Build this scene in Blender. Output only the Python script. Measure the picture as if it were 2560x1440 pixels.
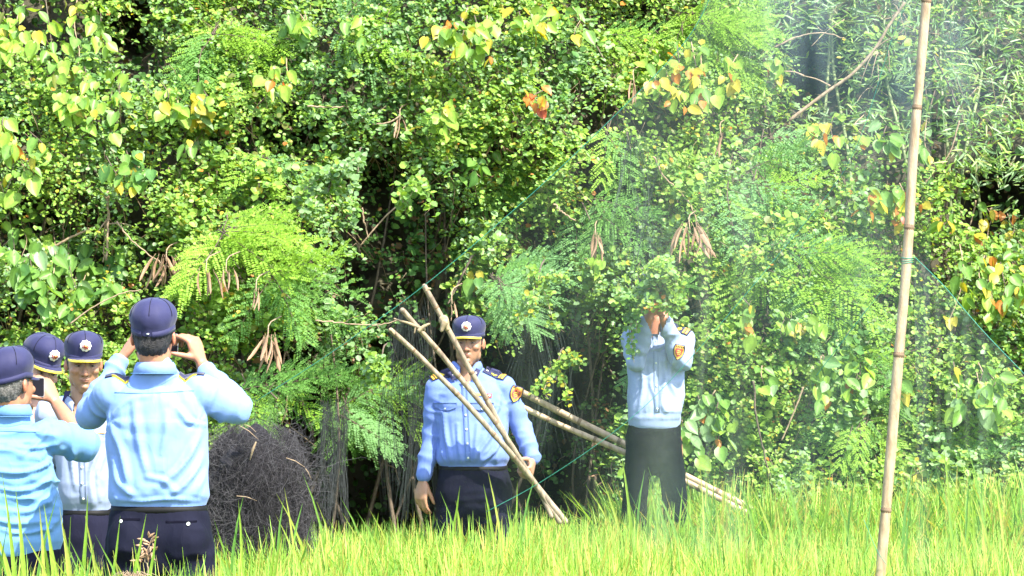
import bpy, math, random
import numpy as np
from mathutils import Vector, Matrix
from mathutils.bvhtree import BVHTree

for o in list(bpy.data.objects):
    bpy.data.objects.remove(o)
scene = bpy.context.scene
COL = scene.collection
RNG = np.random.default_rng(7)
random.seed(7)

# ------------------------------------------------------------------ camera, world, sun, exposure
FOC = 8082.0                       # focal length in photo pixels (2560 wide)
PITCH = math.atan(148 / FOC)
CAM_Z = 1.55
cam_data = bpy.data.cameras.new("camera")
cam = bpy.data.objects.new("camera", cam_data)
COL.objects.link(cam)
cam.location = (0, 0, CAM_Z)
cam.rotation_euler = (math.radians(90) + PITCH, 0, 0)
cam_data.sensor_width = 36
cam_data.lens = 36 * FOC / 2560
cam_data.clip_start = 0.5
cam_data.clip_end = 3000
scene.camera = cam

SUN_DIR = Vector((0.40, -0.46, 0.80)).normalized()
world = bpy.data.worlds.new("World")
scene.world = world
world.use_nodes = True
wn = world.node_tree
bg = wn.nodes["Background"]
sky = wn.nodes.new("ShaderNodeTexSky")
sky.sky_type = 'NISHITA'
sky.sun_disc = False
sky.sun_elevation = math.asin(SUN_DIR.z)
sky.sun_rotation = math.atan2(SUN_DIR.x, SUN_DIR.y)
sky.air_density = 1.0
sky.dust_density = 1.5
wn.links.new(sky.outputs[0], bg.inputs[0])
bg.inputs[1].default_value = 0.15

sun_data = bpy.data.lights.new("sun", 'SUN')
sun_data.energy = 3.3
sun_data.angle = math.radians(0.5)
sun_data.color = (1.0, 0.95, 0.86)
sun = bpy.data.objects.new("sun", sun_data)
COL.objects.link(sun)
sun.rotation_euler = SUN_DIR.to_track_quat('Z', 'Y').to_euler()
sun.location = (4, -4, 12)

scene.view_settings.view_transform = 'Standard'
scene.view_settings.look = 'None'
scene.view_settings.exposure = 2.18
scene.view_settings.gamma = 1.0
scene.render.engine = 'CYCLES'
scene.cycles.max_bounces = 8
scene.cycles.transparent_max_bounces = 24
scene.cycles.diffuse_bounces = 4
scene.cycles.caustics_reflective = False
scene.cycles.caustics_refractive = False

# ------------------------------------------------------------------ helpers
CP, SP = math.cos(PITCH), math.sin(PITCH)
def W(px, py, Y):
    """world point seen at photo pixel (px,py) at distance Y"""
    a = (px - 1280) / FOC
    b = (720 - py) / FOC
    dy = CP - b * SP
    dz = SP + b * CP
    t = Y / dy
    return np.array([a * t, Y, CAM_Z + dz * t])

def nrm(v):
    v = np.asarray(v, float)
    return v / (np.linalg.norm(v) + 1e-12)

def hash3(i, j, k, seed=0):
    n = (i * 374761393 + j * 668265263 + k * 2147483647 + seed * 974634777) & 0xFFFFFFFF
    n = ((n ^ (n >> 13)) * 1274126177) & 0xFFFFFFFF
    n = (n ^ (n >> 16)) & 0xFFFFFFFF
    return n / 4294967295.0

def vnoise(P, seed=0):
    """value noise 0..1 for an (n,3) array"""
    P = np.asarray(P, float)
    I = np.floor(P).astype(np.int64)
    F = P - I
    F = F * F * (3 - 2 * F)
    out = 0
    for dx in (0, 1):
        for dy in (0, 1):
            for dz in (0, 1):
                h = hash3(I[:, 0] + dx, I[:, 1] + dy, I[:, 2] + dz, seed)
                w = (F[:, 0] if dx else 1 - F[:, 0]) * (F[:, 1] if dy else 1 - F[:, 1]) * (F[:, 2] if dz else 1 - F[:, 2])
                out = out + h * w
    return out

def fbm(P, seed=0, oct=3):
    s, a, t = 0, 1, 0
    P = np.asarray(P, float)
    for o in range(oct):
        s = s + a * vnoise(P * (2 ** o) + 17.3 * o, seed + o)
        t += a
        a *= 0.5
    return s / t

def mesh_np(name, V, F, mats=(), col=None, midx=None, smooth=False):
    """V (n,3); F list of (m,k) arrays or one array; col (nfaces,3) per face colour attribute"""
    V = np.asarray(V, np.float32)
    if not isinstance(F, list):
        F = [F]
    F = [np.asarray(f, np.int32) for f in F if len(f)]
    me = bpy.data.meshes.new(name)
    nv = len(V)
    me.vertices.add(nv)
    me.vertices.foreach_set("co", V.ravel())
    loops = np.concatenate([f.ravel() for f in F])
    tot = np.concatenate([np.full(len(f), f.shape[1], np.int32) for f in F])
    start = np.concatenate([[0], np.cumsum(tot)[:-1]]).astype(np.int32)
    me.loops.add(len(loops))
    me.loops.foreach_set("vertex_index", loops)
    me.polygons.add(len(tot))
    me.polygons.foreach_set("loop_start", start)
    me.polygons.foreach_set("loop_total", tot)
    if midx is not None:
        me.polygons.foreach_set("material_index", np.asarray(midx, np.int32))
    if smooth:
        me.polygons.foreach_set("use_smooth", np.ones(len(tot), bool))
    for m in mats:
        me.materials.append(m)
    me.update(calc_edges=True)
    if col is not None:
        at = me.attributes.new("tint", 'FLOAT_COLOR', 'FACE')
        c4 = np.ones((len(tot), 4), np.float32)
        c4[:, :3] = col
        at.data.foreach_set("color", c4.ravel())
    return me

def add(name, me, parent=None, loc=None):
    o = bpy.data.objects.new(name, me)
    COL.objects.link(o)
    if parent is not None:
        o.parent = parent
    if loc is not None:
        o.location = loc
    return o

def thing(name, loc, label, cat, group=None, me=None):
    o = bpy.data.objects.new(name, me)
    COL.objects.link(o)
    o.location = loc
    o["label"] = label
    o["category"] = cat
    if group:
        o["group"] = group
    return o

class MB:
    """collects vertices / faces with material slots"""
    def __init__(s):
        s.V, s.F, s.M, s.n = [], {}, {}, 0
        s.C = {}
    def put(s, V, F, m=0, col=(1, 1, 1)):
        V = np.asarray(V, float)
        F = np.asarray(F, int)
        k = F.shape[1]
        s.V.append(V)
        s.F.setdefault(k, []).append(F + s.n)
        s.M.setdefault(k, []).append(np.full(len(F), m))
        c = np.asarray(col, float)
        if c.ndim == 1:
            c = np.tile(c, (len(F), 1))
        s.C.setdefault(k, []).append(c)
        s.n += len(V)
    def mesh(s, name, mats, off=(0, 0, 0), smooth=True, col=False):
        V = np.concatenate(s.V) - np.asarray(off)
        ks = sorted(s.F)
        F = [np.concatenate(s.F[k]) for k in ks]
        M = np.concatenate([np.concatenate(s.M[k]) for k in ks])
        C = np.concatenate([np.concatenate(s.C[k]) for k in ks]) if col else None
        return mesh_np(name, V, F, mats, C, M, smooth)

def frame_of(t, up=None):
    t = nrm(t)
    if up is None:
        up = np.array([0, 0, 1.0]) if abs(t[2]) < 0.9 else np.array([0, 1.0, 0])
    s = nrm(np.cross(up, t))
    u = np.cross(t, s)
    return s, u

def loft(P, A, B=None, n=14, up=None, cap=True, power=2.0):
    """closed tube along points P with half-widths A (side) and B (up)"""
    P = np.asarray(P, float)
    A = np.asarray(A, float) * np.ones(len(P))
    B = A if B is None else np.asarray(B, float) * np.ones(len(P))
    T = np.gradient(P, axis=0)
    if cap:
        t0, t1 = nrm(T[0]), nrm(T[-1])
        r0, r1 = min(A[0], B[0]), min(A[-1], B[-1])
        fr = [(1.0, 0.08), (0.8, 0.6), (0.35, 0.93)]
        P = np.vstack([[P[0] - t0 * r0 * a for a, b in fr], P, [P[-1] + t1 * r1 * a for a, b in fr[::-1]]])
        A = np.concatenate([[A[0] * b for a, b in fr], A, [A[-1] * b for a, b in fr[::-1]]])
        B = np.concatenate([[B[0] * b for a, b in fr], B, [B[-1] * b for a, b in fr[::-1]]])
        T = np.vstack([[t0] * 3, T, [t1] * 3])
    th = np.linspace(0, 2 * np.pi, n, endpoint=False)
    c, s_ = np.cos(th), np.sin(th)
    if power != 2.0:
        c = np.sign(c) * np.abs(c) ** (2 / power)
        s_ = np.sign(s_) * np.abs(s_) ** (2 / power)
    V = []
    prev = None
    for i in range(len(P)):
        if up is not None:
            s, u = frame_of(T[i], np.asarray(up, float))
        elif prev is None:
            s, u = frame_of(T[i])
        else:
            t = nrm(T[i])
            s = nrm(prev - t * np.dot(prev, t))
            u = np.cross(t, s)
        prev = s
        V.append(P[i] + np.outer(c * A[i], s) + np.outer(s_ * B[i], u))
    V = np.concatenate(V)
    m = len(P)
    F = []
    for i in range(m - 1):
        for j in range(n):
            k = (j + 1) % n
            F.append((i * n + j, i * n + k, (i + 1) * n + k, (i + 1) * n + j))
    # end fans as quads-to-centre
    c0, c1 = len(V), len(V) + 1
    V = np.vstack([V, P[0], P[-1]])
    T3 = []
    for j in range(n):
        k = (j + 1) % n
        T3.append((c0, k, j))
        T3.append((c1, (m - 1) * n + j, (m - 1) * n + k))
    return V, np.array(F), np.array(T3)

def put_loft(mb, *a, m=0, **k):
    V, F, T = loft(*a, **k)
    n0 = mb.n
    mb.put(V, F, m)
    mb.F.setdefault(3, []).append(T + n0)
    mb.M.setdefault(3, []).append(np.full(len(T), m))
    mb.C.setdefault(3, []).append(np.ones((len(T), 3)))

def put_ell(mb, c, r, R=None, m=0, nu=16, nv=10, fn=None):
    th = np.linspace(0, 2 * np.pi, nu, endpoint=False)
    ph = np.linspace(-np.pi / 2, np.pi / 2, nv + 1)[1:-1]
    D = np.array([[math.cos(p) * math.cos(t), math.cos(p) * math.sin(t), math.sin(p)] for p in ph for t in th] + [[0, 0, -1], [0, 0, 1]])
    V = D * np.asarray(r)
    if R is not None:
        V = V @ np.asarray(R).T
    V = V + np.asarray(c)
    F = []
    rows = len(ph)
    for i in range(rows - 1):
        for j in range(nu):
            k = (j + 1) % nu
            F.append((i * nu + j, i * nu + k, (i + 1) * nu + k, (i + 1) * nu + j))
    b, t = rows * nu, rows * nu + 1
    T = []
    for j in range(nu):
        k = (j + 1) % nu
        T.append((b, k, j))
        T.append((t, (rows - 1) * nu + j, (rows - 1) * nu + k))
    n0 = mb.n
    mb.put(V, np.array(F), m)
    mb.F.setdefault(3, []).append(np.array(T) + n0)
    mb.M.setdefault(3, []).append(np.full(len(T), m))
    mb.C.setdefault(3, []).append(np.ones((len(T), 3)))

def remeshed(name, mb, voxel, smooth_it=4, fac=0.5, mats=(), dec=1.0):
    """closed lofts -> one continuous surface"""
    me = mb.mesh("tmp", [])
    o = bpy.data.objects.new("tmp", me)
    COL.objects.link(o)
    r = o.modifiers.new("r", 'REMESH')
    r.mode = 'VOXEL'
    r.voxel_size = voxel
    r.use_smooth_shade = True
    if smooth_it:
        s = o.modifiers.new("s", 'SMOOTH')
        s.iterations = smooth_it
        s.factor = fac
    if dec < 1:
        dm = o.modifiers.new('d', 'DECIMATE')
        dm.ratio = dec
    dg = bpy.context.evaluated_depsgraph_get()
    ev = o.evaluated_get(dg)
    out = bpy.data.meshes.new_from_object(ev, depsgraph=dg)
    bpy.data.objects.remove(o)
    out.name = name
    out.materials.clear()
    for m in mats:
        out.materials.append(m)
    out.polygons.foreach_set("use_smooth", np.ones(len(out.polygons), bool))
    out.polygons.foreach_set("material_index", np.zeros(len(out.polygons), np.int32))
    return out

def get_co(me):
    a = np.empty(len(me.vertices) * 3, np.float32)
    me.vertices.foreach_get("co", a)
    return a.reshape(-1, 3).astype(float)

def get_no(me):
    a = np.empty(len(me.vertices) * 3, np.float32)
    me.vertex_normals.foreach_get("vector", a)
    return a.reshape(-1, 3).astype(float)

def set_co(me, V):
    me.vertices.foreach_set("co", np.asarray(V, np.float32).ravel())
    me.update()

def catmull(P, n):
    P = np.asarray(P, float)
    Q = np.vstack([2 * P[0] - P[1], P, 2 * P[-1] - P[-2]])
    out = []
    m = len(P) - 1
    for t in np.linspace(0, m - 1e-9, n):
        i = int(t)
        f = t - i
        a, b, c, d = Q[i], Q[i + 1], Q[i + 2], Q[i + 3]
        out.append(0.5 * (2 * b + (c - a) * f + (2 * a - 5 * b + 4 * c - d) * f * f + (3 * b - a - 3 * c + d) * f ** 3))
    return np.array(out)

# ------------------------------------------------------------------ materials
def new_mat(name):
    m = bpy.data.materials.new(name)
    m.use_nodes = True
    nt = m.node_tree
    return m, nt, nt.nodes["Principled BSDF"], nt.nodes["Material Output"]

def N(nt, typ, **kw):
    n = nt.nodes.new(typ)
    for k, v in kw.items():
        setattr(n, k, v)
    return n

def plain(name, col, rough=0.6, noise=0.25, scale=30, spec=0.4, bump=0.0, bscale=200, metal=0.0, sheen=0.0):
    m, nt, p, out = new_mat(name)
    tc = N(nt, "ShaderNodeTexCoord")
    nz = N(nt, "ShaderNodeTexNoise")
    nz.inputs["Scale"].default_value = scale
    nz.inputs["Detail"].default_value = 5
    nt.links.new(tc.outputs["Object"], nz.inputs["Vector"])
    rp = N(nt, "ShaderNodeValToRGB")
    c = np.array(col)
    rp.color_ramp.elements[0].color = (*(c * (1 - noise)), 1)
    rp.color_ramp.elements[1].color = (*np.minimum(c * (1 + noise), 1), 1)
    rp.color_ramp.elements[0].position = 0.3
    rp.color_ramp.elements[1].position = 0.7
    nt.links.new(nz.outputs["Fac"], rp.inputs[0])
    nt.links.new(rp.outputs[0], p.inputs["Base Color"])
    p.inputs["Roughness"].default_value = rough
    p.inputs["Specular IOR Level"].default_value = spec
    p.inputs["Metallic"].default_value = metal
    if sheen:
        p.inputs["Sheen Weight"].default_value = sheen
    if bump:
        n2 = N(nt, "ShaderNodeTexNoise")
        n2.inputs["Scale"].default_value = bscale
        n2.inputs["Detail"].default_value = 3
        nt.links.new(tc.outputs["Object"], n2.inputs["Vector"])
        b = N(nt, "ShaderNodeBump")
        b.inputs["Strength"].default_value = bump
        b.inputs["Distance"].default_value = 0.01
        nt.links.new(n2.outputs["Fac"], b.inputs["Height"])
        nt.links.new(b.outputs[0], p.inputs["Normal"])
    return m

def leaf_mat(name, transl=0.35, rough=0.42, spec=0.5, tint=(1, 1, 1), veins=0.0):
    """reads the per-leaf colour attribute 'tint'"""
    m, nt, p, out = new_mat(name)
    at = N(nt, "ShaderNodeAttribute", attribute_name="tint")
    tc = N(nt, "ShaderNodeTexCoord")
    nz = N(nt, "ShaderNodeTexNoise")
    nz.inputs["Scale"].default_value = 60
    nt.links.new(tc.outputs["Object"], nz.inputs["Vector"])
    mp = N(nt, "ShaderNodeMapRange")
    mp.inputs["To Min"].default_value = 0.72
    mp.inputs["To Max"].default_value = 1.28
    nt.links.new(nz.outputs["Fac"], mp.inputs["Value"])
    mx = N(nt, "ShaderNodeVectorMath", operation='MULTIPLY')
    sc = N(nt, "ShaderNodeVectorMath", operation='SCALE')
    nt.links.new(at.outputs["Color"], mx.inputs[0])
    mx.inputs[1].default_value = tint
    nt.links.new(mx.outputs[0], sc.inputs[0])
    nt.links.new(mp.outputs[0], sc.inputs["Scale"])
    nt.links.new(sc.outputs[0], p.inputs["Base Color"])
    p.inputs["Roughness"].default_value = rough
    p.inputs["Specular IOR Level"].default_value = spec
    tr = N(nt, "ShaderNodeBsdfTranslucent")
    t2 = N(nt, "ShaderNodeVectorMath", operation='MULTIPLY')
    t2.inputs[1].default_value = (1.5, 1.35, 0.55)
    nt.links.new(sc.outputs[0], t2.inputs[0])
    nt.links.new(t2.outputs[0], tr.inputs["Color"])
    mix = N(nt, "ShaderNodeMixShader")
    mix.inputs[0].default_value = transl
    nt.links.new(p.outputs[0], mix.inputs[1])
    nt.links.new(tr.outputs[0], mix.inputs[2])
    nt.links.new(mix.outputs[0], out.inputs["Surface"])
    return m
NET_D = .09
# ------------------------------------------------------------------ ground and bank
GROUND_Z = -0.02
M_soil = plain("wet_soil", (0.085, 0.080, 0.040), 0.8, 0.4, 6, bump=0.6, bscale=25)
M_bank = plain("bank_soil", (0.050, 0.045, 0.026), 0.9, 0.5, 5, bump=0.8, bscale=18)
M_bark = plain("bark", (0.10, 0.075, 0.05), 0.85, 0.4, 40, bump=0.5, bscale=120)
M_twig = plain("dry_twig", (0.25, 0.18, 0.11), 0.8, 0.35, 60)
M_leaf = leaf_mat("leaf", 0.40, 0.46, 0.35)
M_big = leaf_mat("broad_leaf", 0.40, 0.42, 0.35)
M_fern = leaf_mat("feathery_leaf", 0.42, 0.6, 0.3)
M_rice = leaf_mat("rice_leaf", 0.45, 0.55, 0.3)
M_pod = plain("dry_pod", (0.27, 0.165, 0.095), 0.6, 0.35, 45, bump=0.3, bscale=90)

def sheet(name, xs, ys, zf, mat, parent=None):
    X, Y = np.meshgrid(xs, ys)
    Z = zf(X.ravel(), Y.ravel())
    V = np.stack([X.ravel(), Y.ravel(), Z], 1)
    nx, ny = len(xs), len(ys)
    I = np.arange(nx * ny).reshape(ny, nx)
    F = np.stack([I[:-1, :-1].ravel(), I[:-1, 1:].ravel(), I[1:, 1:].ravel(), I[1:, :-1].ravel()], 1)
    return mesh_np(name, V, F, [mat], smooth=True)

def rise(X, Y):
    """low bund at the field's far edge"""
    t = np.clip((Y - 16.7) / 0.8, 0, 1)
    side = np.clip((X + 0.2) / 1.2, 0, 1)
    return GROUND_Z + t * t * (3 - 2 * t) * (0.10 + 0.14 * side)

def ground_z(X, Y):
    X = np.asarray(X, float); Y = np.asarray(Y, float)
    n = fbm(np.stack([X * 1.2, Y * 1.2, 0 * X], 1), 5) - 0.5
    return rise(X, Y) + n * 0.06 * (np.abs(X) < 30)

xs = np.concatenate([[-2500, -600, -150, -40, -12], np.linspace(-6, 6.5, 70), [12, 40, 150, 600, 2500]])
ys = np.concatenate([[-400, -40, 0, 5], np.linspace(8, 20, 70), [24, 40, 120, 500, 2500]])
g = add("ground", sheet("ground", xs, ys, ground_z, M_soil))
g["kind"] = "structure"

# hedge front surface, as distance for a place in the picture plane
GAPS = [(330, 85, 60, 80, .9), (110, 560, 120, 60, .9), (235, 650, 90, 80, .6), (560, 330, 90, 45, .75), (60, 330, 40, 40, .5), (730, 345, 100, 50, .8),
        (1010, 600, 150, 150, .9), (950, 480, 100, 120, .85), (890, 700, 70, 80, .8), (1080, 790, 130, 160, 1.0), (720, 850, 50, 60, .7), (1560, 450, 70, 80, .8),
        (1400, 640, 70, 90, .7), (1370, 900, 150, 170, .9), (2050, 190, 95, 100, 1.0), (2500, 520, 90, 90, .9), (1990, 760, 60, 40, .7),
        (1560, 50, 60, 70, .8), (2080, 1130, 80, 50, .7), (1420, 1210, 110, 80, .9), (930, 1130, 260, 210, 1.0), (620, 860, 60, 50, .6),
        (2220, 240, 90, 40, .6), (1230, 380, 70, 40, .5), (440, 640, 70, 50, .8), (30, 800, 60, 50, .6), (2330, 310, 60, 50, .5),
        (1850, 1110, 60, 30, .5), (1290, 520, 60, 80, .5), (1620, 300, 30, 40, .4), (2200, 750, 50, 40, .4), (2020, 480, 50, 40, .3)]

def gapf(px, py):
    g = np.zeros_like(px, dtype=float)
    for (x, y, rx, ry, s) in GAPS:
        g = np.maximum(g, s * np.exp(-(((px - x) / rx) ** 2 + ((py - y) / ry) ** 2) ** 1.5))
    return g

def cavity(px, py):
    a = np.clip((py - 800) / 90, 0, 1)
    b = np.clip((px - 640) / 110, 0, 1) * np.clip((1600 - px) / 150, 0, 1)
    return a * b

def depth(px, py):
    px = np.asarray(px, float); py = np.asarray(py, float)
    P = np.stack([px / 330, py / 330, 0 * px], 1)
    n = fbm(P, 11, 3) - 0.5
    D = 18.15 + 1.5 * np.clip(1 - py / 1250, -0.1, 1.5) + n * 1.05
    D = D + 0.85 * gapf(px, py) + 1.25 * cavity(px, py)
    D = D + 0.5 * np.clip((px - 1750) / 500, 0, 1) * np.clip((700 - py) / 500, 0, 1)
    return D

# the earth bank the hedge grows on
def bank_mesh():
    gx = np.linspace(-1400, 3960, 90)
    gy = np.linspace(1330, -700, 60)
    X, Y = np.meshgrid(gx, gy)
    D = depth(X.ravel(), Y.ravel()) + 0.95 + 0.5 * cavity(X.ravel(), Y.ravel())
    V = np.array([W(a, b, d) for a, b, d in zip(X.ravel(), Y.ravel(), D)])
    nx, ny = 90, 60
    # close behind: top edge runs back into the hill
    top = V[-nx:].copy(); top[:, 1] += 30; top[:, 2] += 3
    bot = V[:nx].copy(); bot[:, 2] = -0.5
    V = np.vstack([bot, V, top])
    I = np.arange(nx * (ny + 2)).reshape(ny + 2, nx)
    F = np.stack([I[:-1, :-1].ravel(), I[:-1, 1:].ravel(), I[1:, 1:].ravel(), I[1:, :-1].ravel()], 1)
    return mesh_np("bank", V, F, [M_bank], smooth=True)
b = add("bank", bank_mesh())
b["kind"] = "structure"

# ------------------------------------------------------------------ small-leaf shrubs
PAL = {  # linear albedo
    'yg': (0.205, 0.335, 0.045), 'mg': (0.135, 0.265, 0.048), 'dg': (0.070, 0.165, 0.038), 'mint': (0.185, 0.305, 0.125),
    'ye': (0.400, 0.350, 0.035), 'or': (0.440, 0.170, 0.030), 're': (0.36, 0.08, 0.03), 'br': (0.20, 0.12, 0.05), 'ol': (0.15, 0.175, 0.035)}
def pick(names, w, n):
    A = np.array([PAL[k] for k in names])
    w = np.array(w, float); w /= w.sum()
    return A[RNG.choice(len(A), n, p=w)]

LEAF6 = np.array([[0, 0, 0], [-.42, .28, .10], [-.38, .72, .12], [0, 1, 0], [.38, .72, .12], [.42, .28, .10]])
LEAF6F = np.array([[0, 3, 2, 1], [0, 5, 4, 3]])

def rot_frames(n, d):
    """frames with z=n (leaf normal) and y~d (leaf axis)"""
    n = n / np.linalg.norm(n, axis=1, keepdims=True)
    y = d - n * (d * n).sum(1, keepdims=True)
    y /= np.linalg.norm(y, axis=1, keepdims=True) + 1e-9
    x = np.cross(y, n)
    return np.stack([x, y, n], 2)

def leaves_np(pos, normal, axis, size, width=1.0, base=LEAF6, bf=LEAF6F):
    R = rot_frames(normal, axis)
    wd = np.asarray(width, float) * np.ones(len(pos))
    L = np.repeat(base[None], len(pos), 0) * size[:, None, None]
    L[:, :, 0] *= wd[:, None]
    V = np.einsum('nij,nkj->nki', R, L) + pos[:, None, :]
    k = len(base)
    F = (bf[None] + (np.arange(len(pos)) * k)[:, None, None]).reshape(-1, bf.shape[1])
    return V.reshape(-1, 3), F

SITES = [
    (60, 160, "leafy shrub rising at the top left corner under the yellowish vine"),
    (330, 520, "small leaved shrub above the capped men, woven with dead stems"),
    (560, 230, "small leaved shrub below the bright feathery branch at the top"),
    (760, 560, "dense pale green shrub of round leaves left of the dark hollow"),
    (960, 150, "light green round leaved shrub along the top middle of the hedge"),
    (1130, 560, "dark shaded shrub inside the hollow above the long held poles"),
    (1340, 260, "yellow green shrub in the hedge under the orange tipped leaves"),
    (1480, 700, "small leaved shrub between the two men at the hedge"),
    (1680, 420, "shrub behind the upper green cord, hazy behind the net"),
    (1860, 820, "bright shrub beside the pale shirted man at the hedge"),
    (2120, 560, "sunlit shrub left of the bamboo pole, below the bamboo leaves"),
    (2060, 1060, "low shrub behind the rice, left of the bamboo pole foot"),
    (2420, 620, "contrasty shrub right of the bamboo pole with black gaps"),
    (2440, 1040, "low sunny shrub behind the rice at the right edge"),
    (700, 1020, "shrub spilling over the black net heap"),
    (120, 800, "low shrub behind the group of capped men"),
    (1350, 1100, "shaded low shrub behind the man holding poles"),
]
ST = np.array([s[:2] for s in SITES], float)

def site_of(px, py):
    d = (px[:, None] - ST[None, :, 0]) ** 2 + (py[:, None] - ST[None, :, 1]) ** 2
    return d.argmin(1)

NT = 4300
tx = RNG.uniform(-420, 2980, NT * 2); tx[::7] = RNG.uniform(-1000, 3500, len(tx[::7]))
ty = RNG.uniform(-480, 1340, NT * 2)
keep = RNG.random(NT * 2) > (0.93 * gapf(tx, ty) + 0.66 * cavity(tx, ty))
# natural clumping: drop tufts in noise valleys
cl = fbm(np.stack([tx / 75, ty / 75, 0 * tx + 3], 1), 23, 2)
keep &= cl > 0.34
# bamboo corner has few round leaves
bam = np.clip((tx - 1850) / 100, 0, 1) * np.clip((330 + (tx - 1850) * 0.35 - ty) / 100, 0, 1)
keep &= RNG.random(NT * 2) > 0.93 * bam
tx, ty = tx[keep], ty[keep]
tD = depth(tx, ty) + RNG.normal(0, 0.10, len(tx)) - 0.05
tS = site_of(tx, ty)
tcol = fbm(np.stack([tx / 140, ty / 140, 0 * tx + 9], 1), 31, 3)
TC = np.array([W(a, b, d) for a, b, d in zip(tx, ty, tD)])
print("tufts", len(tx))

def tuft_leaves(idx):
    """leaves of many tufts -> arrays"""
    P, Nn, A, S, C, WD = [], [], [], [], [], []
    for i in idx:
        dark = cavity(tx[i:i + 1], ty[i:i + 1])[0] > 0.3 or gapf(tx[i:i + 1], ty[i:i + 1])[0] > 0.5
        n = RNG.integers(30, 54)
        r = RNG.uniform(0.07, 0.15)
        # sprigs: short arching twigs with leaves along them
        k = RNG.integers(4, 8)
        sd = RNG.normal(0, 1, (k, 3)); sd[:, 1] = -np.abs(sd[:, 1]) * 0.8; sd[:, 2] += 0.25
        sd /= np.linalg.norm(sd, axis=1, keepdims=True)
        which = RNG.integers(0, k, n)
        t = RNG.random(n) ** 0.7
        d = sd[which]
        droop = np.zeros((n, 3)); droop[:, 2] = -0.5 * t * t
        p = TC[i] + (d * t[:, None] + droop) * r * 1.5 + RNG.normal(0, 0.013, (n, 3))
        nn = RNG.normal(0, 0.38, (n, 3)); nn[:, 2] += 0.75; nn[:, 1] -= 0.60; nn[:, 0] += 0.18
        ax = d + RNG.normal(0, 0.6, (n, 3))
        kind_ = RNG.random()
        s = RNG.uniform(0.015, 0.034, n) * (1.7 if kind_ < .14 else 1.25 if kind_ < .35 else 1.0)
        WD.append(np.full(n, .62 if .14 < kind_ < .35 else 1.0) * RNG.uniform(.75, 1.15, n))
        u = tcol[i] + .10 * np.clip((tx[i] - 1450) / 300, 0, 1) + .03
        if u < 0.42:
            base = pick(['mg', 'mint', 'dg', 'yg'], [4, 3, 3, 1], n)
        elif u < 0.56:
            base = pick(['mg', 'yg', 'mint', 'ol'], [3, 4, 4, .5], n)
        else:
            base = pick(['yg', 'mg', 'ye', 'ol', 'or'], [6, 3, .35, .4, .06], n)
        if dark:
            base = pick(['dg', 'mg', 'br'], [5, 2, 1], n)  # leaves in hollows get darker colours, shade put into the tint
        base = base * RNG.uniform(0.7, 1.3, (n, 1))
        P.append(p); Nn.append(nn); A.append(ax); S.append(s); C.append(base)
    return map(np.concatenate, (P, Nn, A, S, C, WD))

def tube_np(P, r0, r1, n=5):
    P = np.asarray(P, float)
    r = np.linspace(r0, r1, len(P))
    V, F, T = loft(P, r, n=n, cap=False)
    return V, F, T

def put_tube(mb, P, r0, r1, n=5, m=0):
    V, F, T = tube_np(P, r0, r1, n)
    n0 = mb.n
    mb.put(V, F, m)
    mb.F.setdefault(3, []).append(T + n0); mb.M.setdefault(3, []).append(np.full(len(T), m)); mb.C.setdefault(3, []).append(np.ones((len(T), 3)))

for si, (sx, sy, lab) in enumerate(SITES):
    idx = np.where(tS == si)[0]
    base = W(sx, 1290, 18.6)
    base = np.array([base[0], 18.9, 0.1])
    root = thing("small_leaved_shrub", base, lab, "shrub", "small leaved shrubs of the hedge")
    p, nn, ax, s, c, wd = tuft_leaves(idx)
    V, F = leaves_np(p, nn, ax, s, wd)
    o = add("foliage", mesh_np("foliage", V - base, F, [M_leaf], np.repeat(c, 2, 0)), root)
    o["kind"] = "stuff"
    # stems: from the ground up through the shrub, and thin twigs to the tufts
    mb = MB()
    for q in range(5):
        e = TC[RNG.choice(idx)] + np.array([0, .35, 0])
        s0 = np.array([e[0] + RNG.normal(0, .6), 19.3 + RNG.normal(0, .2), 0.05])
        mid = (s0 + e) / 2 + RNG.normal(0, .12, 3)
        mb2 = MB()
        put_tube(mb2, catmull([s0, mid, e], 12), RNG.uniform(.008, .018), .004, 6)
        add("stem", mb2.mesh("stem", [M_bark], base), root)
    for i in idx[::2]:
        e = TC[i]
        a = e + np.array([RNG.normal(0, .12), .28, -.22 + RNG.normal(0, .08)])
        b2 = e + np.array([RNG.normal(0, .05), -.05, .08])
        put_tube(mb, catmull([a, (a + e) / 2 + RNG.normal(0, .03, 3), e, b2], 7), .0035, .0012, 4)
    tw = add("twigs", mb.mesh("twigs", [M_twig], base), root)
    tw["kind"] = "stuff"

# foliage darkened in colour for deep shade, standing against the bank (fills the depth between the tufts)
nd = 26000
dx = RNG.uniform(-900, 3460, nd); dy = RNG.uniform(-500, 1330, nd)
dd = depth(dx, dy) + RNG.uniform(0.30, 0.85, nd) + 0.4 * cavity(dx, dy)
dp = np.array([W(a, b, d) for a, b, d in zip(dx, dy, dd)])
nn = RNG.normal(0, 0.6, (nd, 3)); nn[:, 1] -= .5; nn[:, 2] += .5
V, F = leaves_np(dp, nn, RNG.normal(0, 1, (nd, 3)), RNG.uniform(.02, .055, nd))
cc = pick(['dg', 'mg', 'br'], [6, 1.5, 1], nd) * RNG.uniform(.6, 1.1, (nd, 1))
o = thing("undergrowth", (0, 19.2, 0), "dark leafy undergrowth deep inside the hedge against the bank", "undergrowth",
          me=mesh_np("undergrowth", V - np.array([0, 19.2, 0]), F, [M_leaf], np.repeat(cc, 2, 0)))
o["kind"] = "stuff"

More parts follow.
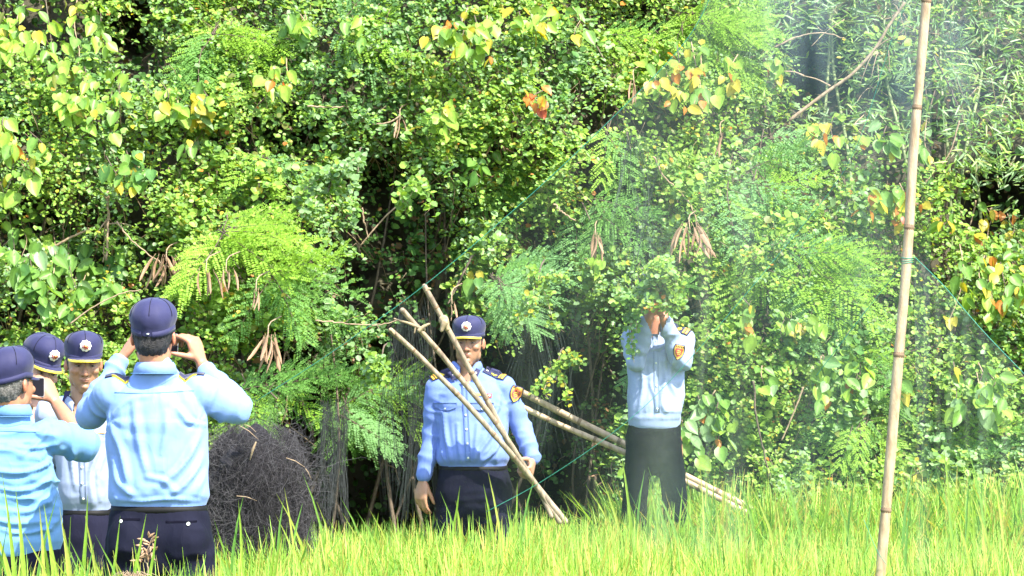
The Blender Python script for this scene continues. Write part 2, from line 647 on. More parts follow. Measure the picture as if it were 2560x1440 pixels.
# ------------------------------------------------------------------ broad-leaved vines (individual leaves)
def big_leaf_mesh(name, L, Wd, fold, curl, col, heart=True, seed=0):
    """heart-shaped leaf, stalk at the origin, hanging along -z, facing -y; midrib fold, wavy rim and a thin stalk"""
    rng = np.random.default_rng(seed)
    ts = np.array([-0.10, 0.0, 0.16, 0.36, 0.58, 0.80, 0.93, 1.0])
    ws = np.array([0.36, 0.66, 0.95, 1.0, 0.80, 0.45, 0.16, 0.0]) if heart else np.array([0, .3, .75, 1.0, .95, .6, .25, 0])
    V, F, C = [], [], []
    cols = [-1, -0.5, 0, 0.5, 1]
    for t, w in zip(ts, ws):
        for u in cols:
            x = u * w * Wd / 2
            notch = 0.10 * L if (heart and t < 0 and abs(u) < .4) else 0
            z = -(t * L) - notch
            y = -abs(u) * w * fold * Wd + curl * L * (t ** 2) + 0.03 * L * math.sin(6 * t + 2 * u + seed) * abs(u)
            V.append((x, y, z))
    nc = len(cols)
    for i in range(len(ts) - 1):
        for j in range(nc - 1):
            F.append((i * nc + j, i * nc + j + 1, (i + 1) * nc + j + 1, (i + 1) * nc + j))
            C.append(np.array(col) * (1.12 if j in (1, 2) else 0.92) * rng.uniform(.88, 1.12))
    # stalk
    n0 = len(V)
    for (z, y) in ((-0.02 * L, 0), (0.22 * L, 0.12 * L), (0.42 * L, 0.30 * L)):
        V += [(-.0014, y, z), (.0014, y, z)]
    F += [(n0, n0 + 1, n0 + 3, n0 + 2), (n0 + 2, n0 + 3, n0 + 5, n0 + 4)]
    C += [np.array((.2, .22, .06))] * 2
    return mesh_np(name, np.array(V), np.array(F), [M_big], np.array(C), smooth=True)

BIG = {}
for k in ('yg', 'mg', 'dg', 'ye', 'or', 're', 'mint', 'ol'):
    BIG[k] = [big_leaf_mesh("leaf", 1.0, RNG.uniform(.62, .85), RNG.uniform(.04, .22), RNG.uniform(-.15, .25), np.array(PAL[k]) * RNG.uniform(.85, 1.2), True, s) for s in range(3)]

def leaf_obj(name, me, parent, base, p, yaw, pitch, roll, size):
    o = add(name, me, parent, Vector(p - base))
    o.rotation_euler = (pitch, roll, yaw)
    o.scale = (size, size, size)
    return o

def vine(cx, cy, rx, ry, n, pal, wts, lab, size=(.065, .112), dz=-0.33, name="broadleaf_vine", cat="vine"):
    n = int(n * 1.45)
    D0 = depth([cx], [cy])[0]
    base = W(cx, cy, D0 + .2)
    base = np.array([base[0], base[1] + .1, 0.15])
    root = thing(name, base, lab, cat, "broad leaved vines over the hedge")
    # a few hanging runners that carry the leaves
    k = max(2, int(rx / 22))
    runs = []
    for q in range(k):
        x = cx + RNG.uniform(-.95, .95) * rx
        h = ry * math.sqrt(max(0.1, 1 - ((x - cx) / rx) ** 2))
        y0, y1 = cy - h * RNG.uniform(.6, 1), cy + h * RNG.uniform(.4, 1)
        pts = [W(x + RNG.normal(0, 12) + (y1 - y0) * .15 * t * RNG.uniform(-1, 1), y0 + (y1 - y0) * t, depth([x], [y0 + (y1 - y0) * t])[0] + dz - .04 * math.sin(3 * t)) for t in (0, .33, .66, 1)]
        c = catmull(pts, 14)
        runs.append(c)
        mb = MB(); put_tube(mb, c, .004, .0018, 5)
        add("vine_stem", mb.mesh("vine_stem", [M_twig if q % 2 else M_bark], base), root)
    ks = RNG.choice(len(pal), n, p=np.array(wts) / sum(wts))
    for i in range(n):
        c = runs[i % k]
        f = RNG.uniform(0, len(c) - 1.01)
        p = c[int(f)] + (c[int(f) + 1] - c[int(f)]) * (f - int(f))
        p = p + np.array([RNG.normal(0, .035), -RNG.uniform(.01, .09), RNG.normal(0, .02)])
        m = BIG[pal[ks[i]]][RNG.integers(3)]
        leaf_obj("leaf", m, root, base, p, RNG.normal(0.15, .6), RNG.normal(-.55, .35), RNG.normal(0, .45), RNG.uniform(*size) * (.68 if pal[ks[i]] in ('or', 're') else .85 if pal[ks[i]] == 'ye' else 1.0))
    return root

Y4 = ['yg', 'mg', 'ye', 'dg']
vine(130, 90, 150, 120, 60, ['yg', 'ye', 'mg', 'ol'], [6, 1, 2, 1], "yellow green broad leaved vine hanging at the top left corner")
vine(50, 400, 110, 130, 38, ['yg', 'ye', 'or', 'mg', 're'], [4, 2, 1, 3, .5], "vine with yellow and reddish leaves at the left edge, halfway up")
vine(300, 260, 150, 110, 46, ['yg', 'mg', 'ye'], [5, 3, 1], "light green vine with drooping heart shaped leaves, upper left")
vine(470, 300, 95, 90, 26, ['yg', 'ye', 'mg', 'mint', 'or'], [3, 3, 2, 1, .3], "vine with golden yellow leaves among green ones, upper left of the hedge")
vine(180, 690, 150, 130, 60, ['dg', 'mg', 'mint'], [3, 5, 1], "glossy dark green heart leaved vine above the capped men", (.08, .13))
vine(50, 590, 70, 70, 14, ['mg', 'yg'], [2, 1], "green vine at the left edge beside the dark gap")
vine(350, 430, 120, 60, 20, ['dg', 'mg', 'ye'], [3, 2, .7], "dark green vine over the dead stems, upper left")
vine(730, 195, 60, 50, 12, ['or', 'ye', 're', 'yg'], [3, 3, 1, 2], "small vine with orange and yellow leaves, top centre left")
vine(1200, 90, 110, 80, 30, ['ye', 'yg', 'or', 'mg'], [3, 4, 2, 3], "vine with yellow and orange tips along the top middle")
vine(1180, 410, 60, 40, 10, ['mg', 'dg'], [2, 2], "cluster of broad dark green leaves above the central hollow")
vine(1310, 250, 45, 30, 9, ['or', 're', 'ye'], [3, 2, 2], "tuft of orange red leaves in the middle of the hedge")
vine(1390, 60, 110, 60, 22, ['yg', 'ye', 'mg'], [4, 2, 2], "bright lime vine at the top, right of the middle")
vine(1720, 200, 95, 110, 34, ['ye', 'or', 'yg', 'mg'], [4, 3, 3, 1], "vine with orange and yellow leaves beside the upper green cord")
vine(1880, 180, 60, 70, 14, ['yg', 'ye', 'or'], [4, 2, 1], "yellow leaved vine at the edge of the bamboo leaves")
vine(2230, 520, 75, 70, 22, ['or', 're', 'ye', 'mg', 'yg'], [3, .6, 3, 2, 2], "vine with red and orange leaves just left of the bamboo pole")
vine(2120, 330, 90, 45, 14, ['or', 'ye', 'yg'], [3, 2, 3], "orange tinged vine under the bamboo leaves")
vine(1900, 800, 120, 70, 22, ['yg', 'ye', 'or', 'mg'], [4, 2, 1, 2], "vine with an orange tuft right of the pale shirted man")
vine(1800, 1080, 100, 110, 26, ['mint', 'mg', 'yg', 'or'], [3, 3, 2, 1], "pale vine hanging over the fallen poles behind the pale shirted man")
vine(2440, 720, 110, 120, 34, ['yg', 'ye', 'mg', 'or'], [3, 3, 3, 1], "yellow green vine right of the bamboo pole at mid height")
vine(2380, 980, 150, 90, 34, ['mg', 'yg', 'mint', 'ye'], [4, 3, 2, 1], "green heart leaved vine right of the bamboo pole near the rice")
vine(2010, 950, 150, 80, 34, ['mg', 'yg', 'mint', 'or'], [4, 4, 2, .7], "green heart leaved vine left of the bamboo pole, low down")
vine(1440, 660, 40, 45, 9, ['yg', 'ye'], [3, 1], "small bright lime vine between the two men at the hedge")
vine(1150, 690, 60, 40, 8, ['mg', 'dg', 'ye'], [2, 2, 1], "few leaves of a vine over the capped man holding poles")
vine(2260, 350, 60, 80, 14, ['mg', 'mint', 'ye'], [3, 1, 1], "green vine behind the bamboo pole, upper right")
vine(2440, 560, 90, 60, 14, ['ye', 'or', 'mg'], [2, 2, 2], "vine with dry orange leaves beside the black gap at the right edge")
vine(820, 60, 90, 50, 16, ['mg', 'yg'], [3, 2], "green vine near the top left of centre")
vine(1120, 300, 50, 50, 8, ['yg', 'ye'], [3, 1], "small yellow green vine near the dry pods")

# ------------------------------------------------------------------ feathery branches (bipinnate fronds)
def frond_mesh(seed, npin=7, L=1.0, col=(.13, .27, .04)):
    """feathery leaf along +y, length 1, leaflets lie near the xy plane (normal z)"""
    rng = np.random.default_rng(seed)
    P, Nn, A, S, C = [], [], [], [], []
    mb = MB()
    bend = rng.uniform(.25, .5)
    def mid(t):
        return np.array([0.04 * math.sin(3 * t + seed), t, -bend * t * t])
    R = np.array([mid(t) for t in np.linspace(0, 1, 8)])
    put_tube(mb, R, .010, .004, 4, 0)
    for i in range(npin):
        t = 0.16 + 0.84 * i / (npin - 1)
        for sd in (-1, 1):
            pl = (.42 - .16 * abs(t - .5)) * rng.uniform(.85, 1.1)
            a = math.radians(58 - 30 * t) + rng.normal(0, .08)
            d = np.array([sd * math.sin(a), math.cos(a), -.10 + rng.normal(0, .08)])
            o0 = mid(t)
            m = 15
            tt = np.linspace(.08, 1, m)
            q = o0 + d * (tt * pl)[:, None]
            q[:, 2] -= .22 * pl * tt ** 2
            side = np.cross(d, (0, 0, 1)); side /= np.linalg.norm(side)
            for s2 in (-1, 1):
                P.append(q)
                n = np.tile([0, 0, 1.0], (m, 1)) + rng.normal(0, .25, (m, 3)); Nn.append(n)
                A.append(np.tile(side * s2 + d * .55, (m, 1)))
                S.append(np.full(m, .066) * (1 - .35 * tt))
                C.append(np.tile(col, (m, 1)) * rng.uniform(.85, 1.2, (m, 1)))
    P, Nn, A, S, C = map(np.concatenate, (P, Nn, A, S, C))
    base = np.array([[0, 0, 0], [-.25, .45, 0], [0, 1, 0], [.25, .45, 0]])
    V, F = leaves_np(P, Nn, A, S, base=base, bf=np.array([[0, 3, 2, 1]]))
    mb.put(V, F, 1, C)
    return mb.mesh("frond", [M_bark, M_fern], smooth=False, col=True)

FR = {'yg': [frond_mesh(s, col=(.22, .38, .04)) for s in range(4)], 'mg': [frond_mesh(10 + s, col=(.12, .26, .05)) for s in range(4)],
      'mint': [frond_mesh(20 + s, col=(.15, .30, .10)) for s in range(3)]}

def frame_euler(ydir, zdir):
    y = nrm(ydir); z = np.asarray(zdir, float); z = nrm(z - y * np.dot(z, y)); x = np.cross(y, z)
    M = Matrix(((x[0], y[0], z[0]), (x[1], y[1], z[1]), (x[2], y[2], z[2])))
    return M.to_euler()

def feathery(cx, cy, rx, ry, n, kinds, lab, d=(0, -1), size=(.19, .30), dz=-.25, spread=1.0):
    """branch: fronds spring from points along a stem and fan out in direction d (picture x, down)"""
    D0 = depth([cx], [cy])[0]
    base = W(cx - d[0] * rx, cy - d[1] * ry, D0 + .3)
    root = thing("feathery_branch", base, lab, "branch", "feathery leaved branches reaching out of the hedge")
    a = base
    b2 = W(cx + d[0] * rx * .7, cy + d[1] * ry * .7, D0 + dz)
    c = catmull([a, (a + b2) / 2 + np.array([0, -.02, .06]), b2], 12)
    mb = MB(); put_tube(mb, c, .010, .004, 6)
    add("branch_stem", mb.mesh("branch_stem", [M_bark], base), root)
    n = max(4, int(n * .72))
    nb = max(1, int(round(rx * ry / 3600)))
    subs = []
    for q in range(nb):      # side shoots, each carrying its fronds in two ranks
        sx = cx + RNG.uniform(-.8, .8) * rx; sy = cy + RNG.uniform(-.8, .8) * ry
        f = min(depth([sx], [sy])[0], D0 + .35) + dz * RNG.uniform(.6, 1.2)
        e = W(sx, sy, f); o0 = c[RNG.integers(3, 10)]
        if q == 0: o0 = c[6]
        sc_ = catmull([o0, (o0 + e) / 2 + np.array([0, -.03, .05]), e], 10)
        mb = MB(); put_tube(mb, sc_, .006, .0025, 5)
        add("branch_stem", mb.mesh("branch_stem", [M_bark], base), root)
        subs.append(sc_)
    for i in range(n):
        sc_ = subs[i % nb]
        k_ = 9 - (i // nb) % 7
        p = sc_[k_] + RNG.normal(0, .01, 3)
        sg = 1 if (i // nb) % 2 else -1
        ang = sg * RNG.uniform(.35, 1.15) * spread if k_ < 9 else RNG.normal(0, .25)
        dirx = d[0] * math.cos(ang) - d[1] * math.sin(ang)
        dirz = -(d[0] * math.sin(ang) + d[1] * math.cos(ang))
        yd = np.array([dirx + RNG.normal(0, .15), -.35 + RNG.normal(0, .18), dirz * .8 + .10 + RNG.normal(0, .12)])
        zd = np.array([RNG.normal(.1, .18), -.85, .65 + RNG.normal(0, .15)])
        k = kinds[RNG.integers(len(kinds))]
        m = FR[k][RNG.integers(len(FR[k]))]
        s = RNG.uniform(*size) * 1.45
        o = add("frond", m, root, Vector(p - base - nrm(yd) * s * .12))
        o.rotation_euler = frame_euler(yd, zd); o.scale = (s, s, s)

feathery(560, 80, 140, 80, 24, ['yg', 'yg', 'mg'], "large bright feathery branch at the top, left of centre", (.3, .6), (.22, .34))
feathery(870, 70, 80, 35, 8, ['yg', 'mint'], "feathery branch lying across the top of the hedge, left of the middle", (.4, .3))
feathery(560, 640, 110, 90, 22, ['yg'], "vivid green feathery branch just above the tallest man in the foreground", (.5, .5), (.22, .32), -.45)
feathery(680, 730, 110, 60, 16, ['mg', 'yg'], "feathery branch drooping between dry pods, right of the foreground man's cap", (.6, .4), (.18, .28), -.4)
feathery(650, 980, 100, 60, 16, ['mg', 'yg'], "feathery branch over the elbow of the foreground man", (.6, .4), (.18, .26), -.9)
feathery(850, 1000, 150, 70, 34, ['yg', 'mg', 'mint'], "wide sunlit feathery branch hanging over the black net heap", (.8, .4), (.18, .28), -1.35)
feathery(820, 920, 60, 35, 8, ['mint', 'mg'], "short feathery branch where the green cord meets the hedge", (.8, .3), (.16, .24), -.8)
feathery(1220, 745, 80, 40, 20, ['mint', 'mg', 'mint'], "feathery branch above the cap of the man holding poles", (.8, .3), (.15, .24), -1.1)
feathery(1480, 120, 80, 60, 12, ['yg', 'mg'], "feathery branch at the top, left of the upper green cord", (.5, .6))
feathery(1700, 60, 130, 70, 26, ['yg'], "bright feathery branch at the top where the green cord leaves the hedge", (.6, .5), (.22, .32))
feathery(1850, 420, 130, 120, 24, ['yg', 'mg', 'mint'], "hazy feathery branch right of the upper green cord", (.6, .5))
feathery(1960, 640, 150, 130, 34, ['yg', 'yg', 'mint'], "broad light feathery branch in the right half behind the net", (.5, .6), (.2, .32))
feathery(1280, 440, 70, 50, 12, ['mg'], "dark feathery branch right of the central hollow", (.3, .7), (.15, .22))
feathery(1130, 280, 70, 30, 9, ['yg', 'mg'], "small feathery branch above the dry pods", (.5, .4), (.14, .22))
feathery(1450, 520, 90, 70, 14, ['mg', 'mint'], "blurred feathery branch between the cords near the middle", (.4, .6), (.16, .26))
feathery(2180, 1090, 70, 45, 10, ['yg', 'mg'], "feathery branch low down just left of the bamboo pole", (-.4, .6), (.16, .24))
feathery(2400, 1130, 110, 50, 14, ['mint', 'mg', 'yg'], "feathery branch behind the rice, right of the bamboo pole", (.6, .5), (.16, .26))
feathery(1790, 1030, 60, 45, 9, ['mg'], "dull feathery branch right of the pale shirted man's waist", (.6, .5), (.16, .24))
feathery(2150, 880, 90, 60, 10, ['mg', 'yg'], "feathery branch left of the bamboo pole at mid height", (.5, .6), (.16, .26))
feathery(1620, 740, 70, 30, 8, ['mint', 'mg'], "feathery sprig hanging in front of the pale shirted man's face", (.5, .6), (.12, .18), -1.1)
feathery(1600, 905, 40, 50, 5, ['mint', 'mg'], "thin feathery sprig in front of the pale shirted man's chest", (.3, .8), (.11, .16), -1.35)
feathery(640, 440, 60, 50, 6, ['yg', 'mint'], "short feathery branch left of the pale green shrub", (.2, .8), (.15, .22))
feathery(1560, 330, 60, 90, 8, ['yg', 'mg'], "feathery branch crossing the upper green cord", (.4, .7), (.16, .24))

def leafy_spray(cx, cy, rx, ry, Y, n, pal, wts, lab, size=(.02, .034), origin=None):
    """an outer branch of round leaves reaching out of the hedge"""
    base = W(*(origin or (cx + rx * .3, cy - ry)), Y + .55)
    root = thing("leafy_branch", base, lab, "branch", "leafy branches reaching out of the hedge")
    e = W(cx, cy, Y)
    P, Nn, A, S, C = [], [], [], [], []
    for q in range(max(4, int(rx / 9))):
        a = W(cx + RNG.uniform(-1, 1) * rx, cy + RNG.uniform(-1, 1) * ry, Y + RNG.uniform(-.08, .12))
        o0 = base + (e - base) * RNG.uniform(.45, .9)
        c = catmull([o0, (o0 + a) / 2 + np.array([0, 0, .03]), a, a + np.array([RNG.normal(0, .03), -.03, -.05])], 12)
        mb = MB(); put_tube(mb, c, .003, .0012, 4)
        add("twig", mb.mesh("twig", [M_twig], base), root)
        m = n // max(4, int(rx / 9))
        t = RNG.uniform(3, 11, m); i = t.astype(int) - 1
        P.append(c[i] + RNG.normal(0, .016, (m, 3)))
        v = RNG.normal(0, .5, (m, 3)); v[:, 2] += .7; v[:, 1] -= .6; Nn.append(v)
        A.append(RNG.normal(0, 1, (m, 3))); S.append(RNG.uniform(*size, m)); C.append(pick(pal, wts, m) * RNG.uniform(.8, 1.25, (m, 1)))
    mb = MB(); put_tube(mb, catmull([base, (base + e) / 2 + np.array([0, 0, .05]), e], 10), .006, .003, 5)
    add("branch_stem", mb.mesh("branch_stem", [M_bark], base), root)
    P, Nn, A, S, C = map(np.concatenate, (P, Nn, A, S, C))
    V, F = leaves_np(P, Nn, A, S)
    o = add("foliage", mesh_np("foliage", V - base, F, [M_leaf], np.repeat(C, 2, 0)), root); o["kind"] = "stuff"
leafy_spray(1632, 712, 62, 48, 16.88, 2600, ['mg', 'yg', 'mint', 'ol'], [3, 4, 2, 1], "leafy branch hanging right in front of the pale shirted man's head")
leafy_spray(1662, 700, 42, 46, 16.9, 1500, ['yg', 'mg', 'mint'], [4, 3, 2], "dense leafy twigs over the pale shirted man's cap")
leafy_spray(1655, 738, 36, 20, 16.86, 420, ['yg', 'mg', 'mint', 'or'], [3, 3, 2, .6], "leafy twig with a few orange leaves just over the pale shirted man's hands")
leafy_spray(1575, 775, 34, 38, 16.9, 260, ['mg', 'dg', 'mint', 'yg'], [3, 2, 2, 1], "leafy twigs over the pale shirted man's left shoulder in the picture")
leafy_spray(1578, 830, 14, 60, 16.95, 120, ['mg', 'mint', 'dg'], [3, 2, 1], "thin leafy twig beside the pale shirted man's arm")
leafy_spray(895, 430, 28, 60, 17.4, 160, ['mint', 'mg'], [3, 1], "hanging spray of paired pale leaves above the central hollow", (.03, .042))
leafy_spray(1040, 480, 60, 40, 17.6, 150, ['mg', 'yg'], [3, 2], "fresh green spray crossing the central hollow", (.03, .05))
leafy_spray(820, 480, 90, 60, 17.6, 500, ['mint', 'mg', 'yg'], [4, 2, 2], "pale glossy leafy branch left of the central hollow", (.028, .042))
leafy_spray(950, 930, 55, 70, 17.2, 420, ['mint', 'yg', 'mg'], [2, 3, 2], "small leafy branch beside the lowest held pole's tip")
leafy_spray(1340, 740, 70, 90, 17.4, 520, ['mint', 'yg', 'mg', 'ye'], [2, 3, 2, .5], "leafy branch between the capped man and the pale shirted man")
leafy_spray(1390, 950, 60, 80, 17.6, 320, ['yg', 'mg', 'ye'], [3, 2, .7], "leafy branch over the fallen bamboo behind the man with poles")

# ------------------------------------------------------------------ dry pod clusters
def pod_mesh(seed):
    rng = np.random.default_rng(seed)
    mb = MB()
    n = 8
    t = np.linspace(0, 1, n)
    bend = rng.uniform(-.25, .25)
    P = np.stack([bend * t ** 2, .06 * np.sin(4 * t), -t], 1)
    w = np.array([.02, .05, .062, .066, .066, .062, .05, .015]) * rng.uniform(.9, 1.2)
    w = w * (1 + .10 * np.sin(np.arange(n) * 2.2))
    put_loft(mb, P, w, w * .22 + .006, n=8, up=(0, 1, 0))
    put_tube(mb, np.array([[0, .0, .16], [0, 0, .05], [0, 0, -.02]]), .008, .01, 5)
    return mb.mesh("pod", [M_pod])
PODS = [pod_mesh(s) for s in range(5)]

def pods(cx, cy, n, spr, lab, size=(.11, .17), dz=-.35, fan=.45):
    D0 = depth([cx], [cy])[0] + dz
    base = W(cx, cy, D0)
    root = thing("dry_pod_cluster", base, lab, "seed pods", "clusters of dry brown seed pods hanging in the hedge")
    mb = MB()
    put_tube(mb, catmull([base + np.array([.05, .3, .12]), base + np.array([0, .1, .08]), base], 6), .004, .003, 5)
    add("stalk", mb.mesh("stalk", [M_twig], base), root)
    for i in range(n):
        s = RNG.uniform(*size) * .86
        off = np.array([RNG.uniform(-1, 1) * spr, RNG.uniform(-.05, .05), RNG.uniform(-.3, .3) * spr])
        o = add("pod", PODS[RNG.integers(5)], root, Vector(off))
        u = off[0] / (spr + 1e-6)
        o.rotation_euler = (RNG.normal(0, .2), -u * fan + RNG.normal(0, .15), RNG.uniform(-1.1, 1.1))
        o.scale = (s, s, s)
pods(415, 652, 16, .085, "fan of many pale dry pods right above the tallest man's cap", (.13, .19), -.95, fan=.7)
pods(515, 680, 4, .05, "few dry pods hanging right of the large pod fan", (.11, .16), -.9)
pods(565, 680, 5, .06, "dry pods under the vivid feathery branch", (.11, .17), -.9)
pods(640, 730, 3, .05, "few thin dry pods right of the vivid feathery branch", (.10, .15), -.9)
pods(670, 845, 10, .05, "dense drooping bunch of pinkish dry pods above the foreground man's shoulder", (.14, .22), -1.3)
pods(1000, 300, 4, .02, "dry pods hanging from a pale twig near the top centre", fan=.3)
pods(1238, 360, 4, .05, "small spread dry pods above the central hollow", (.08, .12), fan=.8)
pods(1490, 590, 5, .03, "reddish dry pods hanging left of the feathery branches, mid height", fan=.2)
pods(1725, 575, 12, .07, "large bunch of striped dry pods above the pale shirted man", (.15, .23), -.7, fan=.5)
pods(1585, 205, 4, .02, "slender dry pods hanging behind the upper green cord", (.12, .18), fan=.1)
pods(1803, 340, 2, .01, "single pair of pods hanging right of the upper green cord", (.13, .16), fan=.1)
pods(1130, 760, 2, .02, "two brown pods dangling over the cap of the man holding poles", (.10, .12), -1.45, fan=.5)
pods(1635, 745, 3, .04, "dry reddish pods over the pale shirted man's head", (.07, .10), -1.2, fan=.6)
pods(880, 1085, 4, .06, "dry pods hanging below the wide feathery branch", (.08, .12), -1.0, fan=.8)
pods(1530, 1195, 5, .08, "dry dead leaves low between the two men at the hedge", (.06, .10), -.6, fan=1.4)

# ------------------------------------------------------------------ bare branches
def branch(pts, r0, r1, lab, dz=-.3, mat=None, forks=(), name="bare_branch"):
    P = [W(x, y, depth([x], [y])[0] * 0 + depth([pts[0][0]], [pts[0][1]])[0] + dz) for x, y in pts]
    base = P[0]
    root = thing(name, base, lab, "branch", "bare twigs and branches showing in the hedge")
    mb = MB()
    c = catmull(P, 8 * len(P))
    c = c + (vnoise(np.stack([np.arange(len(c)) * .7, c[:, 0] * 3, c[:, 2] * 3], 1), 3)[:, None] - .5) * .012
    put_tube(mb, c, r0, r1, 7)
    add("branch_stem", mb.mesh("branch_stem", [mat or M_twig], base), root)
    for (x0, y0, x1, y1) in forks:
        mb = MB()
        a = W(x0, y0, P[0][1]); e = W(x1, y1, P[0][1] - .05)
        put_tube(mb, catmull([a, (a + e) / 2 + np.array([0, 0, .01]), e], 8), r1 * .8, r1 * .3, 5)
        add("side_twig", mb.mesh("side_twig", [mat or M_twig], base), root)
branch([(1975, 300), (2060, 235), (2130, 185), (2185, 125), (2225, 60), (2262, 5)], .011, .008, "long pale crooked branch slanting up left of the bamboo pole's top", -.5, forks=[(2075, 215, 2010, 190), (2010, 190, 1960, 178), (2185, 125, 2240, 90)])
branch([(1935, 120), (1985, 95), (2050, 82), (2115, 96)], .006, .003, "thin arched twig above the long pale branch", -.5)
branch([(1000, 290), (975, 305), (930, 312)], .006, .004, "short bent twig holding dry pods near the top centre", -.35)
branch([(770, 265), (810, 268), (860, 266)], .006, .004, "short pale stick lying level, left of top centre", -.3)
branch([(268, 480), (270, 540), (266, 650)], .010, .007, "upright reddish brown stem in the dark gap, left", -.2, forks=[(270, 545, 235, 600), (270, 560, 330, 565), (268, 500, 240, 470)])
branch([(262, 555), (262, 600), (258, 655)], .006, .004, "thin upright stem beside the reddish brown one, left", -.22)
branch([(130, 620), (180, 592), (238, 568)], .008, .006, "pale dead stick slanting across the dark gap at the left", -.25)
branch([(150, 515), (158, 560), (160, 610)], .006, .004, "dead twig hanging in the dark gap at the left edge", -.2, forks=[(158, 560, 110, 580), (155, 530, 90, 520)])
branch([(38, 780), (60, 740), (82, 700)], .006, .005, "pale broken twig leaning behind the left man", -.25)
branch([(175, 810), (230, 770), (300, 735), (350, 725)], .005, .003, "long thin arching twig over the capped men", -.45)
branch([(290, 555), (340, 610), (400, 655), (450, 690)], .005, .003, "thin twig running down to the pod fan", -.35)
branch([(905, 520), (912, 560), (920, 595)], .006, .004, "short pale twig hanging in the central hollow", -.5)
branch([(1010, 500), (960, 545), (900, 615)], .006, .004, "pale diagonal twig crossing the central hollow", -.5)
branch([(1110, 620), (1105, 680), (1085, 760), (1070, 900)], .030, .022, "dark trunk standing in the hollow behind the held poles", .1, M_bark)
branch([(1290, 560), (1292, 610), (1285, 655)], .006, .005, "thin stem hanging right of the central hollow", -.3)
branch([(1385, 510), (1410, 535), (1440, 550)], .006, .004, "short curved pale twig right of the central hollow", -.3)
branch([(1635, 390), (1660, 440), (1720, 500), (1745, 560)], .006, .004, "long thin twig leading to the striped pod bunch", -.4)
branch([(790, 800), (860, 808), (940, 812), (1000, 800)], .005, .003, "level thin twig left of the held poles", -.8, forks=[(860, 808, 900, 790), (940, 812, 950, 830)])
branch([(2335, 140), (2380, 230), (2420, 330), (2440, 345)], .006, .004, "dark thin branch right of the bamboo pole's top", -.4, M_bark, forks=[(2420, 330, 2500, 310)])
branch([(2400, 300), (2370, 390), (2310, 460)], .005, .004, "pale bamboo twig slanting right of the bamboo pole", -.4)
branch([(2440, 500), (2420, 580), (2385, 640)], .005, .003, "thin green twig slanting at the right of the bamboo pole", -.4)
branch([(2010, 965), (1985, 1030), (1955, 1100)], .006, .004, "pale grass-like stalk leaning in front of the low shrub", -.5)
branch([(1885, 950), (1890, 1040), (1910, 1130), (1925, 1210)], .007, .004, "upright thin stem right of the fallen poles", -.5, M_bark)
branch([(720, 990), (712, 1040), (690, 1080)], .006, .004, "pale twig hanging over the black net heap", -1.2)
branch([(920, 1110), (935, 1150), (985, 1170), (1000, 1210)], .006, .003, "thin bent twig in the shaded hollow, left of the man with poles", -.7)
branch([(1180, 640), (1150, 700), (1120, 760)], .007, .005, "dark twig over the capped man in the hollow", -.5, M_bark)

# ------------------------------------------------------------------ bamboo clump, upper right
M_bamleaf = leaf_mat("bamboo_leaf", .35, .45, .5)
BLEAF = np.array([[0, 0, 0], [-.05, .12, .01], [-.062, .5, .02], [0, 1, -.06], [.062, .5, .02], [.05, .12, .01]])
def bam_pts(n):
    px = RNG.uniform(1830, 2980, n * 3); py = RNG.uniform(-480, 720, n * 3)
    lim = np.where(px < 2300, 300 + .10 * (px - 1850), 300 + 1.2 * (px - 2300))
    k = (py < np.minimum(lim, 640) + RNG.normal(0, 25, len(px))) & (RNG.random(len(px)) > .9 * gapf(px, py))
    return px[k][:n], py[k][:n]
def bam_leaves(px, py, dd, n):
    c = np.array([W(a, b, d) for a, b, d in zip(px, py, dd)])
    # sprays of 5-7 leaves
    idx = np.repeat(np.arange(len(px)), n)
    m = len(idx)
    sd = RNG.normal(0, 1, (len(px), 3)); sd[:, 2] = -.2 + .5 * sd[:, 2]; sd[:, 1] = -.5 + .4 * sd[:, 1]
    ax = sd[idx] + RNG.normal(0, .45, (m, 3)); ax /= np.linalg.norm(ax, axis=1, keepdims=True)
    p = c[idx] + RNG.normal(0, .03, (m, 3))
    nn = RNG.normal(0, .6, (m, 3)); nn[:, 2] += .6; nn[:, 1] -= .6
    s = RNG.uniform(.05, .105, m)
    col = pick(['mint', 'yg', 'ol', 'mg'], [5, 3, 1, 2], m) * RNG.uniform(.75, 1.2, (m, 1))
    return p, nn, ax, s, col
base = np.array([W(2250, 100, 20)[0], 20.2, 0.2])
root = thing("bamboo_clump", base, "bamboo clump with narrow grey green leaves filling the upper right corner", "bamboo")
px, py = bam_pts(1900)
p, nn, ax, s, col = bam_leaves(px, py, depth(px, py) + RNG.uniform(-.25, .3, len(px)), 7)
V, F = leaves_np(p, nn, ax, s, 1.25, BLEAF)
o = add("foliage", mesh_np("foliage", V - base, F, [M_bamleaf], np.repeat(col, 2, 0)), root); o["kind"] = "stuff"
BM = []
for q in range(5):
    V, F = leaves_np(np.zeros((1, 3)), np.array([[0, 0, 1.0]]), np.array([[0, 1.0, 0]]), np.array([1.0]), 1.25, BLEAF)
    BM.append(mesh_np("leaf", V, F, [M_bamleaf], np.repeat(pick(['mint', 'yg', 'ol'], [4, 3, 2], 1) * 1.15, 2, 0)))
px, py = bam_pts(40)
vis = (px < 2560) & (py > 0)
px, py = px[vis], py[vis]
p, nn, ax, s, col = bam_leaves(px, py, depth(px, py) - .38, 6)
for i in range(min(290, len(p))):
    o = add("leaf", BM[i % 5], root, Vector(p[i] - base))
    o.rotation_euler = frame_euler(ax[i], nn[i]); k = s[i] * 1.15; o.scale = (k, k, k)
M_culm = plain("bamboo_culm", (.16, .20, .08), .5, .3, 20)
